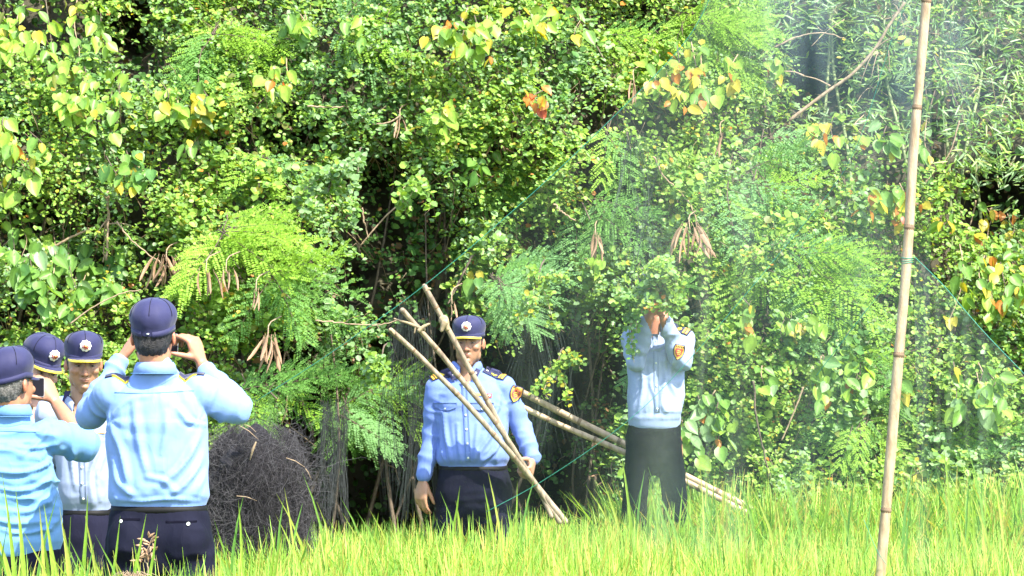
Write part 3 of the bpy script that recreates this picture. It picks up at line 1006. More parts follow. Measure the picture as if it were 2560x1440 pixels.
for q in range(7):
    x0 = RNG.uniform(1950, 2560); x1 = x0 + RNG.uniform(-150, 150)
    P = [np.array([W(x0, 900, 20)[0], 20.1, .2]), W((x0 + x1) / 2, 500, depth([x0], [500])[0] + .45), W(x1, 100, depth([x1], [100])[0] + .15), W(x1 + RNG.uniform(-120, 120), -400, depth([x1], [-400])[0] + .1)]
    mb = MB(); put_tube(mb, catmull(P, 24), .014, .006, 8)
    add("culm", mb.mesh("culm", [M_culm], base), root)
for q in range(22):
    x0 = RNG.uniform(1880, 2540); y0 = RNG.uniform(-20, 420 if x0 > 2320 else 260)
    a = RNG.uniform(-1, 1)
    D0 = depth([x0], [y0])[0] - .15
    P = [W(x0, y0, D0 + .2), W(x0 + 70 * a, y0 + RNG.uniform(-60, 60), D0), W(x0 + 130 * a, y0 + RNG.uniform(-90, 90), D0 - .1)]
    mb = MB(); put_tube(mb, catmull(P, 10), .004, .0018, 5)
    add("twig", mb.mesh("twig", [M_twig], base), root)

# ------------------------------------------------------------------ rice field
def rice_mass():
    """hills of arching blades on a jittered grid"""
    protos = []
    for s in range(14):
        rng = np.random.default_rng(100 + s)
        n = 31
        Vs, Fs, Cs = [], [], []
        for b in range(n):
            L = rng.uniform(.78, 1.06); az = rng.uniform(0, 2 * np.pi); lean = abs(rng.normal(.08, .22)); bend = rng.uniform(0, 1.1) * (rng.random() < .72)
            d = np.array([math.cos(az), math.sin(az), 0]); side = np.array([-d[1], d[0], 0])
            if rng.random() < .6: side = nrm(side * .3 + np.array([1, 0, 0]))
            o0 = rng.normal(0, .02, 3); o0[2] = 0
            w = rng.uniform(.0045, .0085)
            pts = []
            th = lean; p = o0.copy()
            seg = 4
            for k in range(seg + 1):
                pts.append(p.copy())
                th2 = th + bend * (k / seg) ** 2
                p = p + (d * math.sin(th2) + np.array([0, 0, math.cos(th2)])) * L / seg
            ww = np.array([.5, .95, 1, .7, .05]) * w
            n0 = sum(len(v) for v in Vs)
            V = np.concatenate([[pts[k] - side * ww[k], pts[k] + side * ww[k]] for k in range(seg + 1)])
            F = np.array([[2 * k, 2 * k + 1, 2 * k + 3, 2 * k + 2] for k in range(1, seg)]) + n0
            c = np.array(PAL['yg']) * np.array([1.36, 1.40, 1.7]) * rng.uniform(.75, 1.2)
            if rng.random() < .18: c = np.array([.42, .38, .09])
            elif rng.random() < .25: c = np.array([.10, .24, .04])
            Vs.append(V); Fs.append(F); Cs.append(np.tile(c, (seg - 1, 1)))
        protos.append((np.concatenate(Vs), np.concatenate(Fs), np.concatenate(Cs)))
    VV, FF, CC = [], [], []
    off = 0
    for yy in np.arange(10.9, 18.2, .12):
        hw = yy * .19 + .7
        for xx in np.arange(-hw, hw + .1, .12):
            x = xx + RNG.normal(0, .03); y = yy + RNG.normal(0, .03)
            if any(((x - a) / rx) ** 2 + ((y - b) / ry) ** 2 < 1 for a, b, rx, ry in FEET):
                continue
            if x < -1.15 and 13.4 < y < 15.2 and RNG.random() < .5: continue
            V, F, C = protos[RNG.integers(14)]
            a = RNG.uniform(-.6, .6); ca, sa = math.cos(a), math.sin(a)
            h = .655 - .05 * np.clip((x - .8) / 1.5, 0, 1) + .05 * (fbm(np.array([[x * .9, y * .9, 4]]), 8, 2)[0] - .5) * 2 + RNG.normal(0, .03)
            if y > 16.9: h *= 1 - .35 * min(1, (y - 16.9) / .6) * (x < .6)
            if x < -.7 and y < 12.6: h += .10
            s = h
            R = np.array([[ca, -sa, 0], [sa, ca, 0], [0, 0, 1]])
            v = (V * np.array([1, 1, s])) @ R.T + np.array([x, y, ground_z([x], [y])[0]])
            VV.append(v); FF.append(F + off); off += len(v)
            CC.append(C * RNG.uniform(.85, 1.12))
    return np.concatenate(VV), np.concatenate(FF), np.concatenate(CC)
FEET = [(-1.33, 12.35, .27, .22), (-2.0, 12.9, .26, .22), (-1.85, 14.2, .25, .2), (-.2, 16.5, .3, .18), (.78, 17.4, .28, .2), (1.62, 14.0, .06, .06), (-1.19, 15.6, .26, .25)]
V, F, C = rice_mass()
print("rice faces", len(F))
o = thing("rice_plants", (0, 14, 0), "bright yellow green rice standing across the whole field in front", "rice", me=mesh_np("rice_plants", V - np.array([0, 14, 0]), F, [M_rice], C))
o["kind"] = "stuff"

# taller single blades that stand above the crop
def blade_mesh(seed, w=.0075, col=(.24, .36, .05)):
    rng = np.random.default_rng(seed)
    k = 9
    t = np.linspace(0, 1, k)
    lean = rng.normal(0, .09); bend = rng.uniform(0, .18) * rng.choice([-1, 1])
    P = np.stack([lean * t + bend * t ** 3, rng.normal(0, .05) * t, t], 1)
    ww = w * np.array([.4, .7, .9, 1, 1, .95, .8, .5, .04])
    side = nrm([1, rng.normal(0, .4), 0])
    V = []
    for i in range(k):
        V += [P[i] - side * ww[i], P[i] + np.array([0, .0022, 0]), P[i] + side * ww[i]]
    F = []
    for i in range(k - 1):
        F += [(3 * i, 3 * i + 1, 3 * i + 4, 3 * i + 3), (3 * i + 1, 3 * i + 2, 3 * i + 5, 3 * i + 4)]
    return mesh_np("blade", np.array(V), np.array(F), [M_rice], np.tile(np.array(col) * rng.uniform(.8, 1.2), (len(F), 1)), smooth=True)
BL = [blade_mesh(s, col=c) for s, c in enumerate([(.24, .36, .05), (.16, .30, .05), (.34, .38, .08), (.20, .34, .04), (.12, .27, .05), (.28, .36, .05)])]

def tall_tuft(px, tip_ys, Y, lab, spread=30, w=1.0):
    """a rice plant whose blades reach the given heights in the picture"""
    b = W(px, 1400, Y); b[2] = ground_z([b[0]], [Y])[0]
    root = thing("tall_rice_plant", b, lab, "rice plant", "tall rice plants standing above the crop")
    for ty_ in tip_ys:
        x = px + RNG.uniform(-spread, spread)
        h = W(x, ty_, Y)[2] - b[2]
        o = add("blade", BL[RNG.integers(6)], root, Vector(((W(x, 1400, Y)[0] - b[0]) , RNG.normal(0, .03), 0)))
        o.scale = (w * RNG.uniform(.9, 1.3), 1, h); o.rotation_euler = (0, RNG.normal(0, .05), RNG.normal(0, .3))
# ------------------------------------------------------------------ people
def skin_mat():
    m, nt, p, out = new_mat("skin")
    at = N(nt, "ShaderNodeAttribute", attribute_name="skin_tone")
    tc = N(nt, "ShaderNodeTexCoord")
    nz = N(nt, "ShaderNodeTexNoise"); nz.inputs["Scale"].default_value = 45; nz.inputs["Detail"].default_value = 5
    nt.links.new(tc.outputs["Object"], nz.inputs["Vector"])
    mp = N(nt, "ShaderNodeMapRange"); mp.inputs["To Min"].default_value = .82; mp.inputs["To Max"].default_value = 1.18
    nt.links.new(nz.outputs["Fac"], mp.inputs["Value"])
    sc = N(nt, "ShaderNodeVectorMath", operation='SCALE')
    nt.links.new(at.outputs["Color"], sc.inputs[0]); nt.links.new(mp.outputs[0], sc.inputs["Scale"])
    nt.links.new(sc.outputs[0], p.inputs["Base Color"])
    p.inputs["Roughness"].default_value = .48
    p.inputs["Specular IOR Level"].default_value = .45
    p.inputs["Subsurface Weight"].default_value = .12
    p.inputs["Subsurface Radius"].default_value = (.012, .005, .003)
    p.inputs["Subsurface Scale"].default_value = 1.0
    return m
M_skin = skin_mat()

def cloth(name, col, rough=.75, noise=.06, weave=.15, transl=0.0, sheen=.1, crease=.35, spec=.25):
    m, nt, p, out = new_mat(name)
    tc = N(nt, "ShaderNodeTexCoord")
    nz = N(nt, "ShaderNodeTexNoise"); nz.inputs["Scale"].default_value = 9; nz.inputs["Detail"].default_value = 4
    nt.links.new(tc.outputs["Object"], nz.inputs["Vector"])
    rp = N(nt, "ShaderNodeValToRGB"); c = np.array(col)
    rp.color_ramp.elements[0].color = (*(c * (1 - noise)), 1); rp.color_ramp.elements[1].color = (*np.minimum(c * (1 + noise), 1), 1)
    rp.color_ramp.elements[0].position = .3; rp.color_ramp.elements[1].position = .7
    nt.links.new(nz.outputs["Fac"], rp.inputs[0]); nt.links.new(rp.outputs[0], p.inputs["Base Color"])
    n2 = N(nt, "ShaderNodeTexNoise"); n2.inputs["Scale"].default_value = 55; n2.inputs["Detail"].default_value = 3
    nt.links.new(tc.outputs["Object"], n2.inputs["Vector"])
    b = N(nt, "ShaderNodeBump"); b.inputs["Strength"].default_value = weave; b.inputs["Distance"].default_value = .006
    nt.links.new(n2.outputs["Fac"], b.inputs["Height"])
    # fine creases: two sets of ridged, stretched noise
    last = b
    for rot, sc_, st in ((.5, 7, .55), (-.7, 12, .45), (1.3, 22, .30)):
        mp = N(nt, "ShaderNodeMapping"); mp.inputs["Rotation"].default_value = (0, rot, 0); mp.inputs["Scale"].default_value = (1, 1, .32)
        n3 = N(nt, "ShaderNodeTexNoise"); n3.inputs["Scale"].default_value = sc_; n3.inputs["Detail"].default_value = 1.5; n3.inputs["Distortion"].default_value = .4
        nt.links.new(tc.outputs["Object"], mp.inputs[0]); nt.links.new(mp.outputs[0], n3.inputs["Vector"])
        s1 = N(nt, "ShaderNodeMath", operation='SUBTRACT'); s1.inputs[1].default_value = .5; nt.links.new(n3.outputs["Fac"], s1.inputs[0])
        s2 = N(nt, "ShaderNodeMath", operation='ABSOLUTE'); nt.links.new(s1.outputs[0], s2.inputs[0])
        s3 = N(nt, "ShaderNodeMath", operation='POWER'); s3.inputs[1].default_value = .6; nt.links.new(s2.outputs[0], s3.inputs[0])
        b3 = N(nt, "ShaderNodeBump"); b3.inputs["Strength"].default_value = st * crease; b3.inputs["Distance"].default_value = .10 / sc_; b3.invert = True
        nt.links.new(s3.outputs[0], b3.inputs["Height"]); nt.links.new(last.outputs[0], b3.inputs["Normal"])
        last = b3
    nt.links.new(last.outputs[0], p.inputs["Normal"])
    p.inputs["Roughness"].default_value = rough; p.inputs["Specular IOR Level"].default_value = spec
    p.inputs["Sheen Weight"].default_value = sheen
    return m
M_navy = cloth("navy_cloth", (.016, .017, .060), .7, .15, sheen=.12)
M_navy2 = cloth("dark_trouser_cloth", (.0055, .006, .015), .85, .15, sheen=.0, crease=1.0, spec=.12)
M_purple = cloth("faded_dark_trousers", (.009, .009, .022), .85, .2, sheen=.0, crease=1.0, spec=.12)
M_belt = plain("belt_leather", (.005, .005, .005), .6, .2, 20, spec=.15)
M_hair = plain("black_hair", (.012, .011, .012), .45, .5, 160, bump=.8, bscale=350)
M_hair2 = plain("grey_black_hair", (.10, .095, .085), .5, .8, 130, bump=.8, bscale=300)
M_yellow = plain("yellow_braid", (.62, .50, .04), .5, .15, 80)
M_orange = plain("orange_braid", (.62, .33, .04), .5, .15, 80)
M_white = plain("white_thread", (.75, .74, .68), .6, .1, 200, bump=.4, bscale=500)
M_red = plain("red_thread", (.42, .06, .04), .6, .2, 120)
M_gold = plain("gold_metal", (.75, .48, .15), .35, .2, 100, metal=.6)
M_steel = plain("steel", (.6, .6, .58), .3, .1, 60, metal=.8)
M_phone = plain("phone_glass", (.015, .015, .02), .18, .1, 10)
M_phone_edge = plain("phone_edge", (.6, .6, .6), .3, .1, 10, metal=.5)
M_eye = plain("eye_white", (.22, .18, .15), .3, .05, 10)
M_iris = plain("iris", (.02, .012, .01), .15, .1, 10)
M_seam = plain("seam", (.13, .28, .5), .8, .1, 10)
M_button = plain("button", (.55, .6, .5), .4, .1, 10)

def hand(mb, wrist, d, n, th, curl=(30, 35, 30), spread=4, L=.185, idx_curl=None, thumb=(35, 20), sc=1.0):
    """wrist point, finger direction d, palm normal n (out of the palm), thumb side th; adds closed lofts"""
    d = nrm(d); n = np.asarray(n, float); n = nrm(n - d * np.dot(n, d)); s = np.cross(n, d)
    if np.dot(s, th) < 0: s = -s
    k = L / .185 * sc
    wrist = np.asarray(wrist, float)
    put_loft(mb, [wrist - d * .03 * k, wrist, wrist + d * .03 * k, wrist + d * .065 * k, wrist + d * .09 * k], np.array([.027, .027, .036, .043, .040]) * k, np.array([.020, .018, .017, .016, .012]) * k, up=n, n=16)
    put_ell(mb, wrist + d * .035 * k + s * .022 * k + n * .006 * k, np.array([.018, .018, .03]) * k, R=np.stack([s, n, d], 1))
    lens = [(.042, .026, .021), (.046, .030, .023), (.043, .028, .022), (.033, .021, .019)]
    offs = [.030, .010, -.011, -.030]
    base = [.088, .093, .089, .080]
    for f in range(4):
        cu = list(curl)
        if f == 0 and idx_curl is not None: cu = list(idx_curl)
        a = math.radians(spread * (1.5 - f))
        fd = nrm(d * math.cos(a) + s * math.sin(a))
        p = wrist + d * (base[f] - .022) * k + s * offs[f] * k
        pts = [p]; ang = 0
        p = wrist + d * base[f] * k + s * offs[f] * k
        pts.append(p)
        for j in range(3):
            ang += math.radians(cu[j] + 3 * f)
            v = fd * math.cos(ang) + n * math.sin(ang)
            p = p + v * lens[f][j] * k
            pts.append(p)
        r = np.array([.0098, .0098, .0092, .0084, .0070]) * k * (1 if f < 3 else .88)
        put_loft(mb, catmull(pts, 13), np.interp(np.linspace(0, 4, 13), range(5), r), n=10)
    t0 = wrist + d * .022 * k + s * .022 * k + n * .006 * k
    a1, a2 = map(math.radians, thumb)
    v1 = nrm(d * math.cos(a1) + s * math.sin(a1) + n * .35)
    v2 = nrm(v1 * math.cos(a2) + (d * .5 + n * .6) * math.sin(a2))
    p1 = t0 + v1 * .042 * k; p2 = p1 + v2 * .032 * k; p3 = p2 + v2 * .022 * k
    put_loft(mb, catmull([t0, p1, p2, p3], 11), np.interp(np.linspace(0, 3, 11), range(4), np.array([.0145, .0118, .0108, .0082]) * k), n=10)

def head_R(yaw, pitch=0, roll=0):
    """columns: head x (its left), y (back), z (up) in world; yaw 0 faces the camera, + turns towards picture right"""
    M = Matrix.Rotation(math.radians(yaw), 3, 'Z') @ Matrix.Rotation(math.radians(roll), 3, 'Y') @ Matrix.Rotation(math.radians(pitch), 3, 'X')
    return np.array(M)

def put_head(mb, c, R, k=1.0, neck=None):
    def P(x, y, z): return np.asarray(c) + R @ (np.array([x, y, z]) * k)
    def E(x, y, z, a, b, cc, rot=None):
        Q = R if rot is None else R @ np.array(Matrix.Rotation(math.radians(rot[0]), 3, rot[1]))
        put_ell(mb, P(x, y, z), np.array([a, b, cc]) * k, R=Q, nu=24, nv=16)
    E(0, .012, .034, .0745, .094, .082)
    E(0, -.022, .020, .068, .062, .072)
    # face and jaw
    pts = [P(0, -.022, .03), P(0, -.028, 0), P(0, -.032, -.03), P(0, -.038, -.06), P(0, -.050, -.088), P(0, -.056, -.104)]
    put_loft(mb, pts, np.array([.069, .070, .067, .059, .043, .028]) * k, np.array([.055, .056, .054, .050, .036, .022]) * k, up=-R[:, 1], n=22, power=2.3)
    for s in (-1, 1):
        E(s * .043, -.066, -.022, .022, .020, .018)             # cheekbone
        E(s * .029, -.078, .024, .022, .012, .008)             # brow
        E(s * .077, .010, -.008, .009, .018, .030, (s * -22, 'Z'))    # ear
        E(s * .013, -.094, -.034, .0085, .009, .0075)          # nostril wing
        E(s * .050, -.012, -.062, .016, .030, .030)             # jaw corner
    put_loft(mb, [P(0, -.080, .016), P(0, -.090, -.004), P(0, -.102, -.022), P(0, -.106, -.032)], np.array([.0085, .0085, .0100, .0115]) * k, np.array([.010, .011, .012, .010]) * k, up=-R[:, 1], n=10)
    E(0, -.0855, -.0575, .021, .010, .0052)
    E(0, -.0845, -.0665, .018, .010, .0058)
    E(0, -.078, -.092, .018, .014, .013)
    if neck is not None:
        put_loft(mb, [P(0, .020, -.005), P(0, .022, -.06), np.asarray(neck) + R[:, 2] * .02 * 0, np.asarray(neck) - np.array([0, 0, .05])], np.array([.052, .056, .056, .052]) * k, np.array([.056, .058, .058, .052]) * k, up=(0, -1, 0), n=18)

def tone_skin(me, c, R, k, base, lip=(.30, .10, .08), off=(0, 0, 0), hair_shadow=True):
    V = get_co(me) + np.asarray(off)
    L = (V - np.asarray(c)) @ R / k          # head-local coordinates
    T = np.tile(base, (len(V), 1)).astype(float)
    T *= (0.9 + .2 * vnoise(V * 22, 3))[:, None]
    def bl(x, y, z, rx, ry, rz, col, a=1.0):
        w = a * np.exp(-(((L[:, 0] - x) / rx) ** 2 + ((L[:, 1] - y) / ry) ** 2 + ((L[:, 2] - z) / rz) ** 2))
        nonlocal T
        T = T * (1 - w[:, None]) + np.array(col) * w[:, None]
    bl(0, -.096, -.062, .022, .03, .0075, lip, .85)
    bl(0, -.096, -.0622, .024, .03, .0018, (.08, .03, .03), .8)
    red = np.array(base) * [1.15, .80, .75]
    bl(0, -.11, -.03, .02, .02, .018, red, .6)
    for s in (-1, 1):
        bl(s * .045, -.08, -.03, .025, .03, .02, red, .4)
        bl(s * .08, .01, -.01, .014, .03, .035, red * [1.1, .85, .8], .6)
        bl(s * .030, -.09, .0045, .016, .025, .0038, (.015, .012, .010), .95)   # lash line
        bl(s * .030, -.085, .003, .020, .025, .012, np.array(base) * .62, .45)  # eye-socket shade put into the skin colour
        bl(s * .012, -.10, -.040, .004, .02, .003, (.06, .03, .02), .7)
        bl(s * .031, -.092, .0225, .021, .02, .0050, (.03, .024, .018), .9)     # eyebrow
    bl(0, -.085, -.078, .035, .04, .02, np.array(base) * .8, .3)
    at = me.attributes.new("skin_tone", 'FLOAT_COLOR', 'POINT')
    c4 = np.ones((len(V), 4), np.float32); c4[:, :3] = T
    at.data.foreach_set("color", c4.ravel())
    return L

def sockets(me, c, R, k, off=(0, 0, 0)):
    V = get_co(me); L = (V + np.asarray(off) - np.asarray(c)) @ R / k
    D = np.zeros(len(V))
    for s in (-1, 1):
        D += .0075 * np.exp(-(((L[:, 0] - s * .031) / .016) ** 2 + ((L[:, 1] + .085) / .03) ** 2 + ((L[:, 2] - .006) / .009) ** 2))
        D -= .0045 * np.exp(-(((L[:, 0] - s * .031) / .014) ** 2 + ((L[:, 1] + .085) / .03) ** 2 + ((L[:, 2] + .001) / .006) ** 2))
        D += .004 * np.exp(-(((L[:, 0] - s * .024) / .006) ** 2 + ((L[:, 1] + .085) / .03) ** 2 + ((L[:, 2] + .047) / .014) ** 2))
    D += .003 * np.exp(-((L[:, 0] / .028) ** 2 + ((L[:, 1] + .09) / .03) ** 2 + ((L[:, 2] + .0622) / .0018) ** 2))
    V = V + np.outer(D, R[:, 1]) * k
    set_co(me, V)

def folds(V, seed, scale, amp, power=2.0):
    """ridged creases"""
    n = vnoise(V * scale, seed)
    r = 1 - np.abs(2 * n - 1)
    n2 = vnoise(V * scale * 2.1 + 5, seed + 9)
    r2 = 1 - np.abs(2 * n2 - 1)
    m = fbm(V * 3.0, seed + 20, 2)
    return amp * ((r ** power) * 1.0 + .45 * r2 ** power - .6) * np.clip(m * 2.2 - .55, 0.15, 1.3)

def seg_w(V, a, b):
    a, b = np.asarray(a), np.asarray(b)
    t = np.clip(((V - a) @ (b - a)) / np.dot(b - a, b - a), 0, 1)
    return t, np.linalg.norm(V - (a + np.outer(t, b - a)), axis=1)

def cast(bvh, p, d):
    h = bvh.ray_cast(Vector(p) - Vector(d) * 1.0, Vector(d), 3.0)
    return np.array(h[0]) if h[0] is not None else None

def decal(name, bvh, c, d, ux, uy, rows, mats, parent, base, lift=.003, thick=.004, kind='rows', nu=6, color=None, m=0, mb=None):
    """thin piece of cloth or metal lying on a surface. c centre, d direction towards the surface, ux/uy axes.
    rows: list of (v, u0, u1) in metres, or for 'polar' list of radii"""
    own = mb is None
    if own: mb = MB()
    c = np.asarray(c, float); d = nrm(d); ux = np.asarray(ux, float); uy = np.asarray(uy, float)
    pts, F = [], []
    if kind == 'rows':
        for v, a, b_ in rows:
            for u in np.linspace(a, b_, nu):
                pts.append(c + ux * u + uy * v)
        nr = len(rows)
        for i in range(nr - 1):
            for j in range(nu - 1):
                F.append((i * nu + j, i * nu + j + 1, (i + 1) * nu + j + 1, (i + 1) * nu + j))
    else:
        n = len(rows)
        for f in (0.02, .5, 1):
            for j, r in enumerate(rows):
                a = 2 * np.pi * j / n
                pts.append(c + (ux * math.cos(a) + uy * math.sin(a)) * r * f)
        for i in range(2):
            for j in range(n):
                k = (j + 1) % n
                F.append((i * n + j, i * n + k, (i + 1) * n + k, (i + 1) * n + j))
    hits = [cast(bvh, p, d) for p in pts]
    good = [np.dot(h, d) for h in hits if h is not None]
    if not good: return None
    avg = np.median(good)
    Q = []
    for p, h in zip(pts, hits):
        t = np.dot(h, d) if h is not None else avg
        t = avg + np.clip(t - avg, -.05, .05)
        Q.append(p + d * (t - np.dot(p, d)) - d * lift)
    Q = np.array(Q)
    n = len(Q)
    V = np.vstack([Q - d * thick * .5, Q + d * thick])
    F = np.array(F)
    F2 = F[:, ::-1] + n
    # rim
    from collections import Counter
    E = Counter()
    for f in F:
        for a, b_ in zip(f, np.roll(f, -1)): E[(min(a, b_), max(a, b_))] += 1
    rim = [(a, b_, b_ + n, a + n) for (a, b_), k in E.items() if k == 1]
    mb.put(V, np.vstack([F, F2, np.array(rim)]), m)
    if own:
        return add(name, mb.mesh(name, mats, base, smooth=False), parent)
    return mb

def bvh_of(me, off):
    V = get_co(me) + np.asarray(off)
    F = [tuple(p.vertices) for p in me.polygons]
    return BVHTree.FromPolygons([tuple(v) for v in V], F)

def torso_loft(mb, J, s, extra=0.0, belly=0.0, cloth_=True):
    """J: dict with neck, shL, shR, waistL, waistR (points on the silhouette), depths"""
    nk, sl, sr, wl, wr = (np.asarray(J[k], float) for k in ('neck', 'shL', 'shR', 'wL', 'wR'))
    sc = (sl + sr) / 2; wc = (wl + wr) / 2
    sw = np.linalg.norm(sl - sr) / 2; ww = np.linalg.norm(wl - wr) / 2
    side = nrm(sr - sl)
    e = extra
    ts = [0, .06, .14, .3, .5, .7, .85, .94, 1.0]
    # from waist (0) to shoulder line (1)
    ctr = [wc + (sc - wc) * t for t in ts]
    A = [ww * .965, ww * 1.03, ww * 1.02, ww * 1.0, ww * .5 + sw * .5, ww * .30 + sw * .68, sw * .93, sw * .80, sw * .50]
    Bd = [.114 + belly * .8, .130 + belly, .135 + belly * 1.2, .130 + belly, .122 + belly * .4, .120, .105, .085, .06]
    if J.get('tuck', True) is False:
        A[0] = ww * 1.06; A[1] = ww * 1.04; Bd[0] = .14 + belly
    put_loft(mb, ctr, np.array(A) + e, np.array(Bd) + e, up=np.cross(side, [0, 0, 1.0]) * -1, n=30, power=2.35, cap=True)
    # trapezius to neck
    put_loft(mb, [sc - (sc - wc) * .06, (sc + nk) / 2 + np.array([0, 0, -.005]), nk + np.array([0, 0, .0])], np.array([sw * .84, sw * .50, .064]) + e, np.array([.075, .068, .060]) + e, up=np.cross(side, [0, 0, 1.0]) * -1, n=20)

def person(cfg):
    Y0 = cfg['Y']; s = FOC / Y0
    def P(px, py, dy=0.0):
        return W(px, py, Y0 + dy)
    feet = W(cfg['cx'], 1400, Y0); feet[2] = cfg.get('z0', GROUND_Z)
    base = feet
    hc = P(*cfg['head']); R = head_R(*cfg['hrot']); hk = cfg.get('hk', 1.0)
    J = {k: P(*v) for k, v in cfg['J'].items()}
    J['tuck'] = cfg.get('tuck', True)
    # ---------- body (one continuous skin)
    mb = MB()
    put_head(mb, hc, R, hk, J['neck'])
    Jb = dict(J); 
    torso_loft(mb, Jb, s, -.014, cfg.get('belly', 0) - .004)
    for a in cfg['arms']:
        sh, el, wr = P(*a['sh']), P(*a['el']), P(*a['wr'])
        put_loft(mb, catmull([sh, (sh + el) / 2, el, (el + wr) / 2, wr], 15), np.interp(np.linspace(0, 4, 15), range(5), [.048, .045, .038, .037, .026]), n=16)
        hd = a['hand']
        hand(mb, wr + nrm(hd['d']) * .015, hd['d'], hd['n'], hd['th'], hd.get('curl', (30, 35, 30)), hd.get('spread', 4), idx_curl=hd.get('idx'), thumb=hd.get('thumb', (35, 20)), sc=hd.get('sc', 1.0))
    wc = (J['wL'] + J['wR']) / 2
    hipw = np.linalg.norm(J['wL'] - J['wR']) / 2
    side = nrm(J['wR'] - J['wL'])
    legs = []
    for sg, key in ((-1, 'L'), (1, 'R')):
        hip = wc + side * sg * hipw * .54 + np.array([0, 0, -.12])
        ft = cfg['feet'][key]
        foot = np.array([W(ft[0], 1400, Y0 + ft[1])[0], Y0 + ft[1], base[2] + .09])
        knee = (hip + foot) / 2 + np.array([0, cfg.get('kneey', -.03), .03]) + side * sg * .02
        legs.append((hip, knee, foot))
        put_loft(mb, [hip, (hip + knee) / 2, knee, (knee + foot) / 2, foot], np.array([.075, .065, .050, .048, .036]), n=14)
    face_vox = cfg.get('vox', .005)
    me = remeshed("body", mb, face_vox, 3, .5, [M_skin], dec=.32)
    sockets(me, hc, R, hk)
    tone_skin(me, hc, R, hk, cfg.get('skin', (.40, .22, .13)))
    V = get_co(me) - base
    set_co(me, V)
    root = thing("person", base, cfg['label'], "person", me=me)
    if cfg.get('face', True):
        for sg in (-1, 1):
            mbe = MB()
            c = hc + R @ (np.array([sg * .031, -.0735, .0035]) * hk)
            ez = cfg.get('eye_open', .0034)
            put_ell(mbe, c + R[:, 1] * .0012, np.array([.0118, .0115, ez]) * hk, R=R, m=0)
            c2 = hc + R @ (np.array([sg * .031 + cfg.get('look', 0), -.0808, .0028]) * hk)
            put_ell(mbe, c2, np.array([.0058, .0040, ez]) * hk, R=R, m=1)
            add("eye", mbe.mesh("eye", [M_eye, M_iris], base), root)
    # ---------- hair
    mb = MB()
    H = lambda x, y, z: hc + R @ (np.array([x, y, z]) * hk)
    put_ell(mb, H(0, .018, .012), np.array([.0785, .0905, .072]) * hk, R=R, nu=40, nv=26)
    put_ell(mb, H(0, .040, -.024), np.array([.066, .066, .060]) * hk, R=R, nu=40, nv=20)
    hm = remeshed("hair", mb, .005, 2, .5, [cfg.get('hair', M_hair)])
    Vh = get_co(hm); nh = get_no(hm)
    q = (Vh - hc) @ R
    Vh = Vh + nh * ((vnoise(q * np.array([160, 160, 45]), 4) - .5) * .007)[:, None]
    set_co(hm, Vh - base)
    add("hair", hm, root)
    # ---------- cap
    if cfg.get('cap', True):
        build_cap(cfg, hc, R, hk, root, base)
    # ---------- shirt
    mb = MB()
    torso_loft(mb, J, s, .0, cfg.get('belly', 0))
    sl = []
    for a in cfg['arms']:
        sh, el, wr = P(*a['sh']), P(*a['el']), P(*a['wr'])
        r = np.array(a.get('r', [.072, .066, .060, .052, .042])) * np.array([.98, .92, .92, .93, .95])
        if a.get('short'):
            f = a['short']
            end = sh + (el - sh) * f
            pts = catmull([sh - (el - sh) * .12, sh, (sh + end) / 2, end], 12); rr = np.interp(np.linspace(0, 3, 12), range(4), [.058, .070, .070, .074])
        else:
            cuff = el + (wr - el) * a.get('cuff', .93)
            pts = catmull([sh, (sh + el) / 2, el, (el + cuff) / 2, cuff], 22); rr = np.interp(np.linspace(0, 4, 22), range(5), r)
        put_loft(mb, pts, rr, n=22, cap=True)
        sl.append((sh, el, wr))
    sm = remeshed("shirt", mb, .0068, cfg.get('ssm', 6), .5, [cfg['shirt']])
    V = get_co(sm); Nn = get_no(sm)
    seed = cfg.get('seed', 1)
    X = V - wc
    dis = folds(X, seed, np.array([13., 7., 4.6]) if cfg.get('fold') != 'diag' else np.array([6., 6., 15.]), cfg.get('famp', .011) * 1.9, 1.5)
    # sheared folds pulling from the armpits
    for (a, b, w_) in sl:
        ap = a + np.array([0, 0, -.10])
        D_ = V - ap; rr = np.linalg.norm(D_, axis=1) + 1e-6
        ang = np.arctan2(D_[:, 2], D_[:, 0])
        dis += .006 * np.exp(-(rr / .24) ** 2) * np.clip(rr / .07, 0, 1) * np.abs(np.sin(ang * 3.2 + seed + 7 * vnoise(V * 4.5, seed + 2))) ** 1.5
    # sleeves: creases round the arm, gathered at the elbow
    for (a, b, w_) in sl:
        for (p0, p1, am) in ((a, b, .016), (b, w_, .017)):
            t, dd = seg_w(V, p0, p1)
            ax = nrm(p1 - p0)
            w2 = np.clip(1 - (dd - .088) / .03, 0, 1) * np.clip(t * 5, 0, 1)
            along = (V - p0) @ ax
            q = np.stack([along * 20, (V[:, 0] + V[:, 2]) * 7, V[:, 1] * 7], 1)
            r = 1 - np.abs(2 * vnoise(q, seed + 5) - 1)
            dis = dis * (1 - w2) + w2 * am * (r ** 1.6 - .5)
    # blousing rim just above the belt
    hz = X[:, 2] - .03
    dis += .004 * np.exp(-(hz / .030) ** 2) * (vnoise(np.stack([X[:, 0] * 22, X[:, 1] * 22, 0 * hz], 1), seed + 3) - .2) * (1 if cfg.get('tuck', True) else .3)
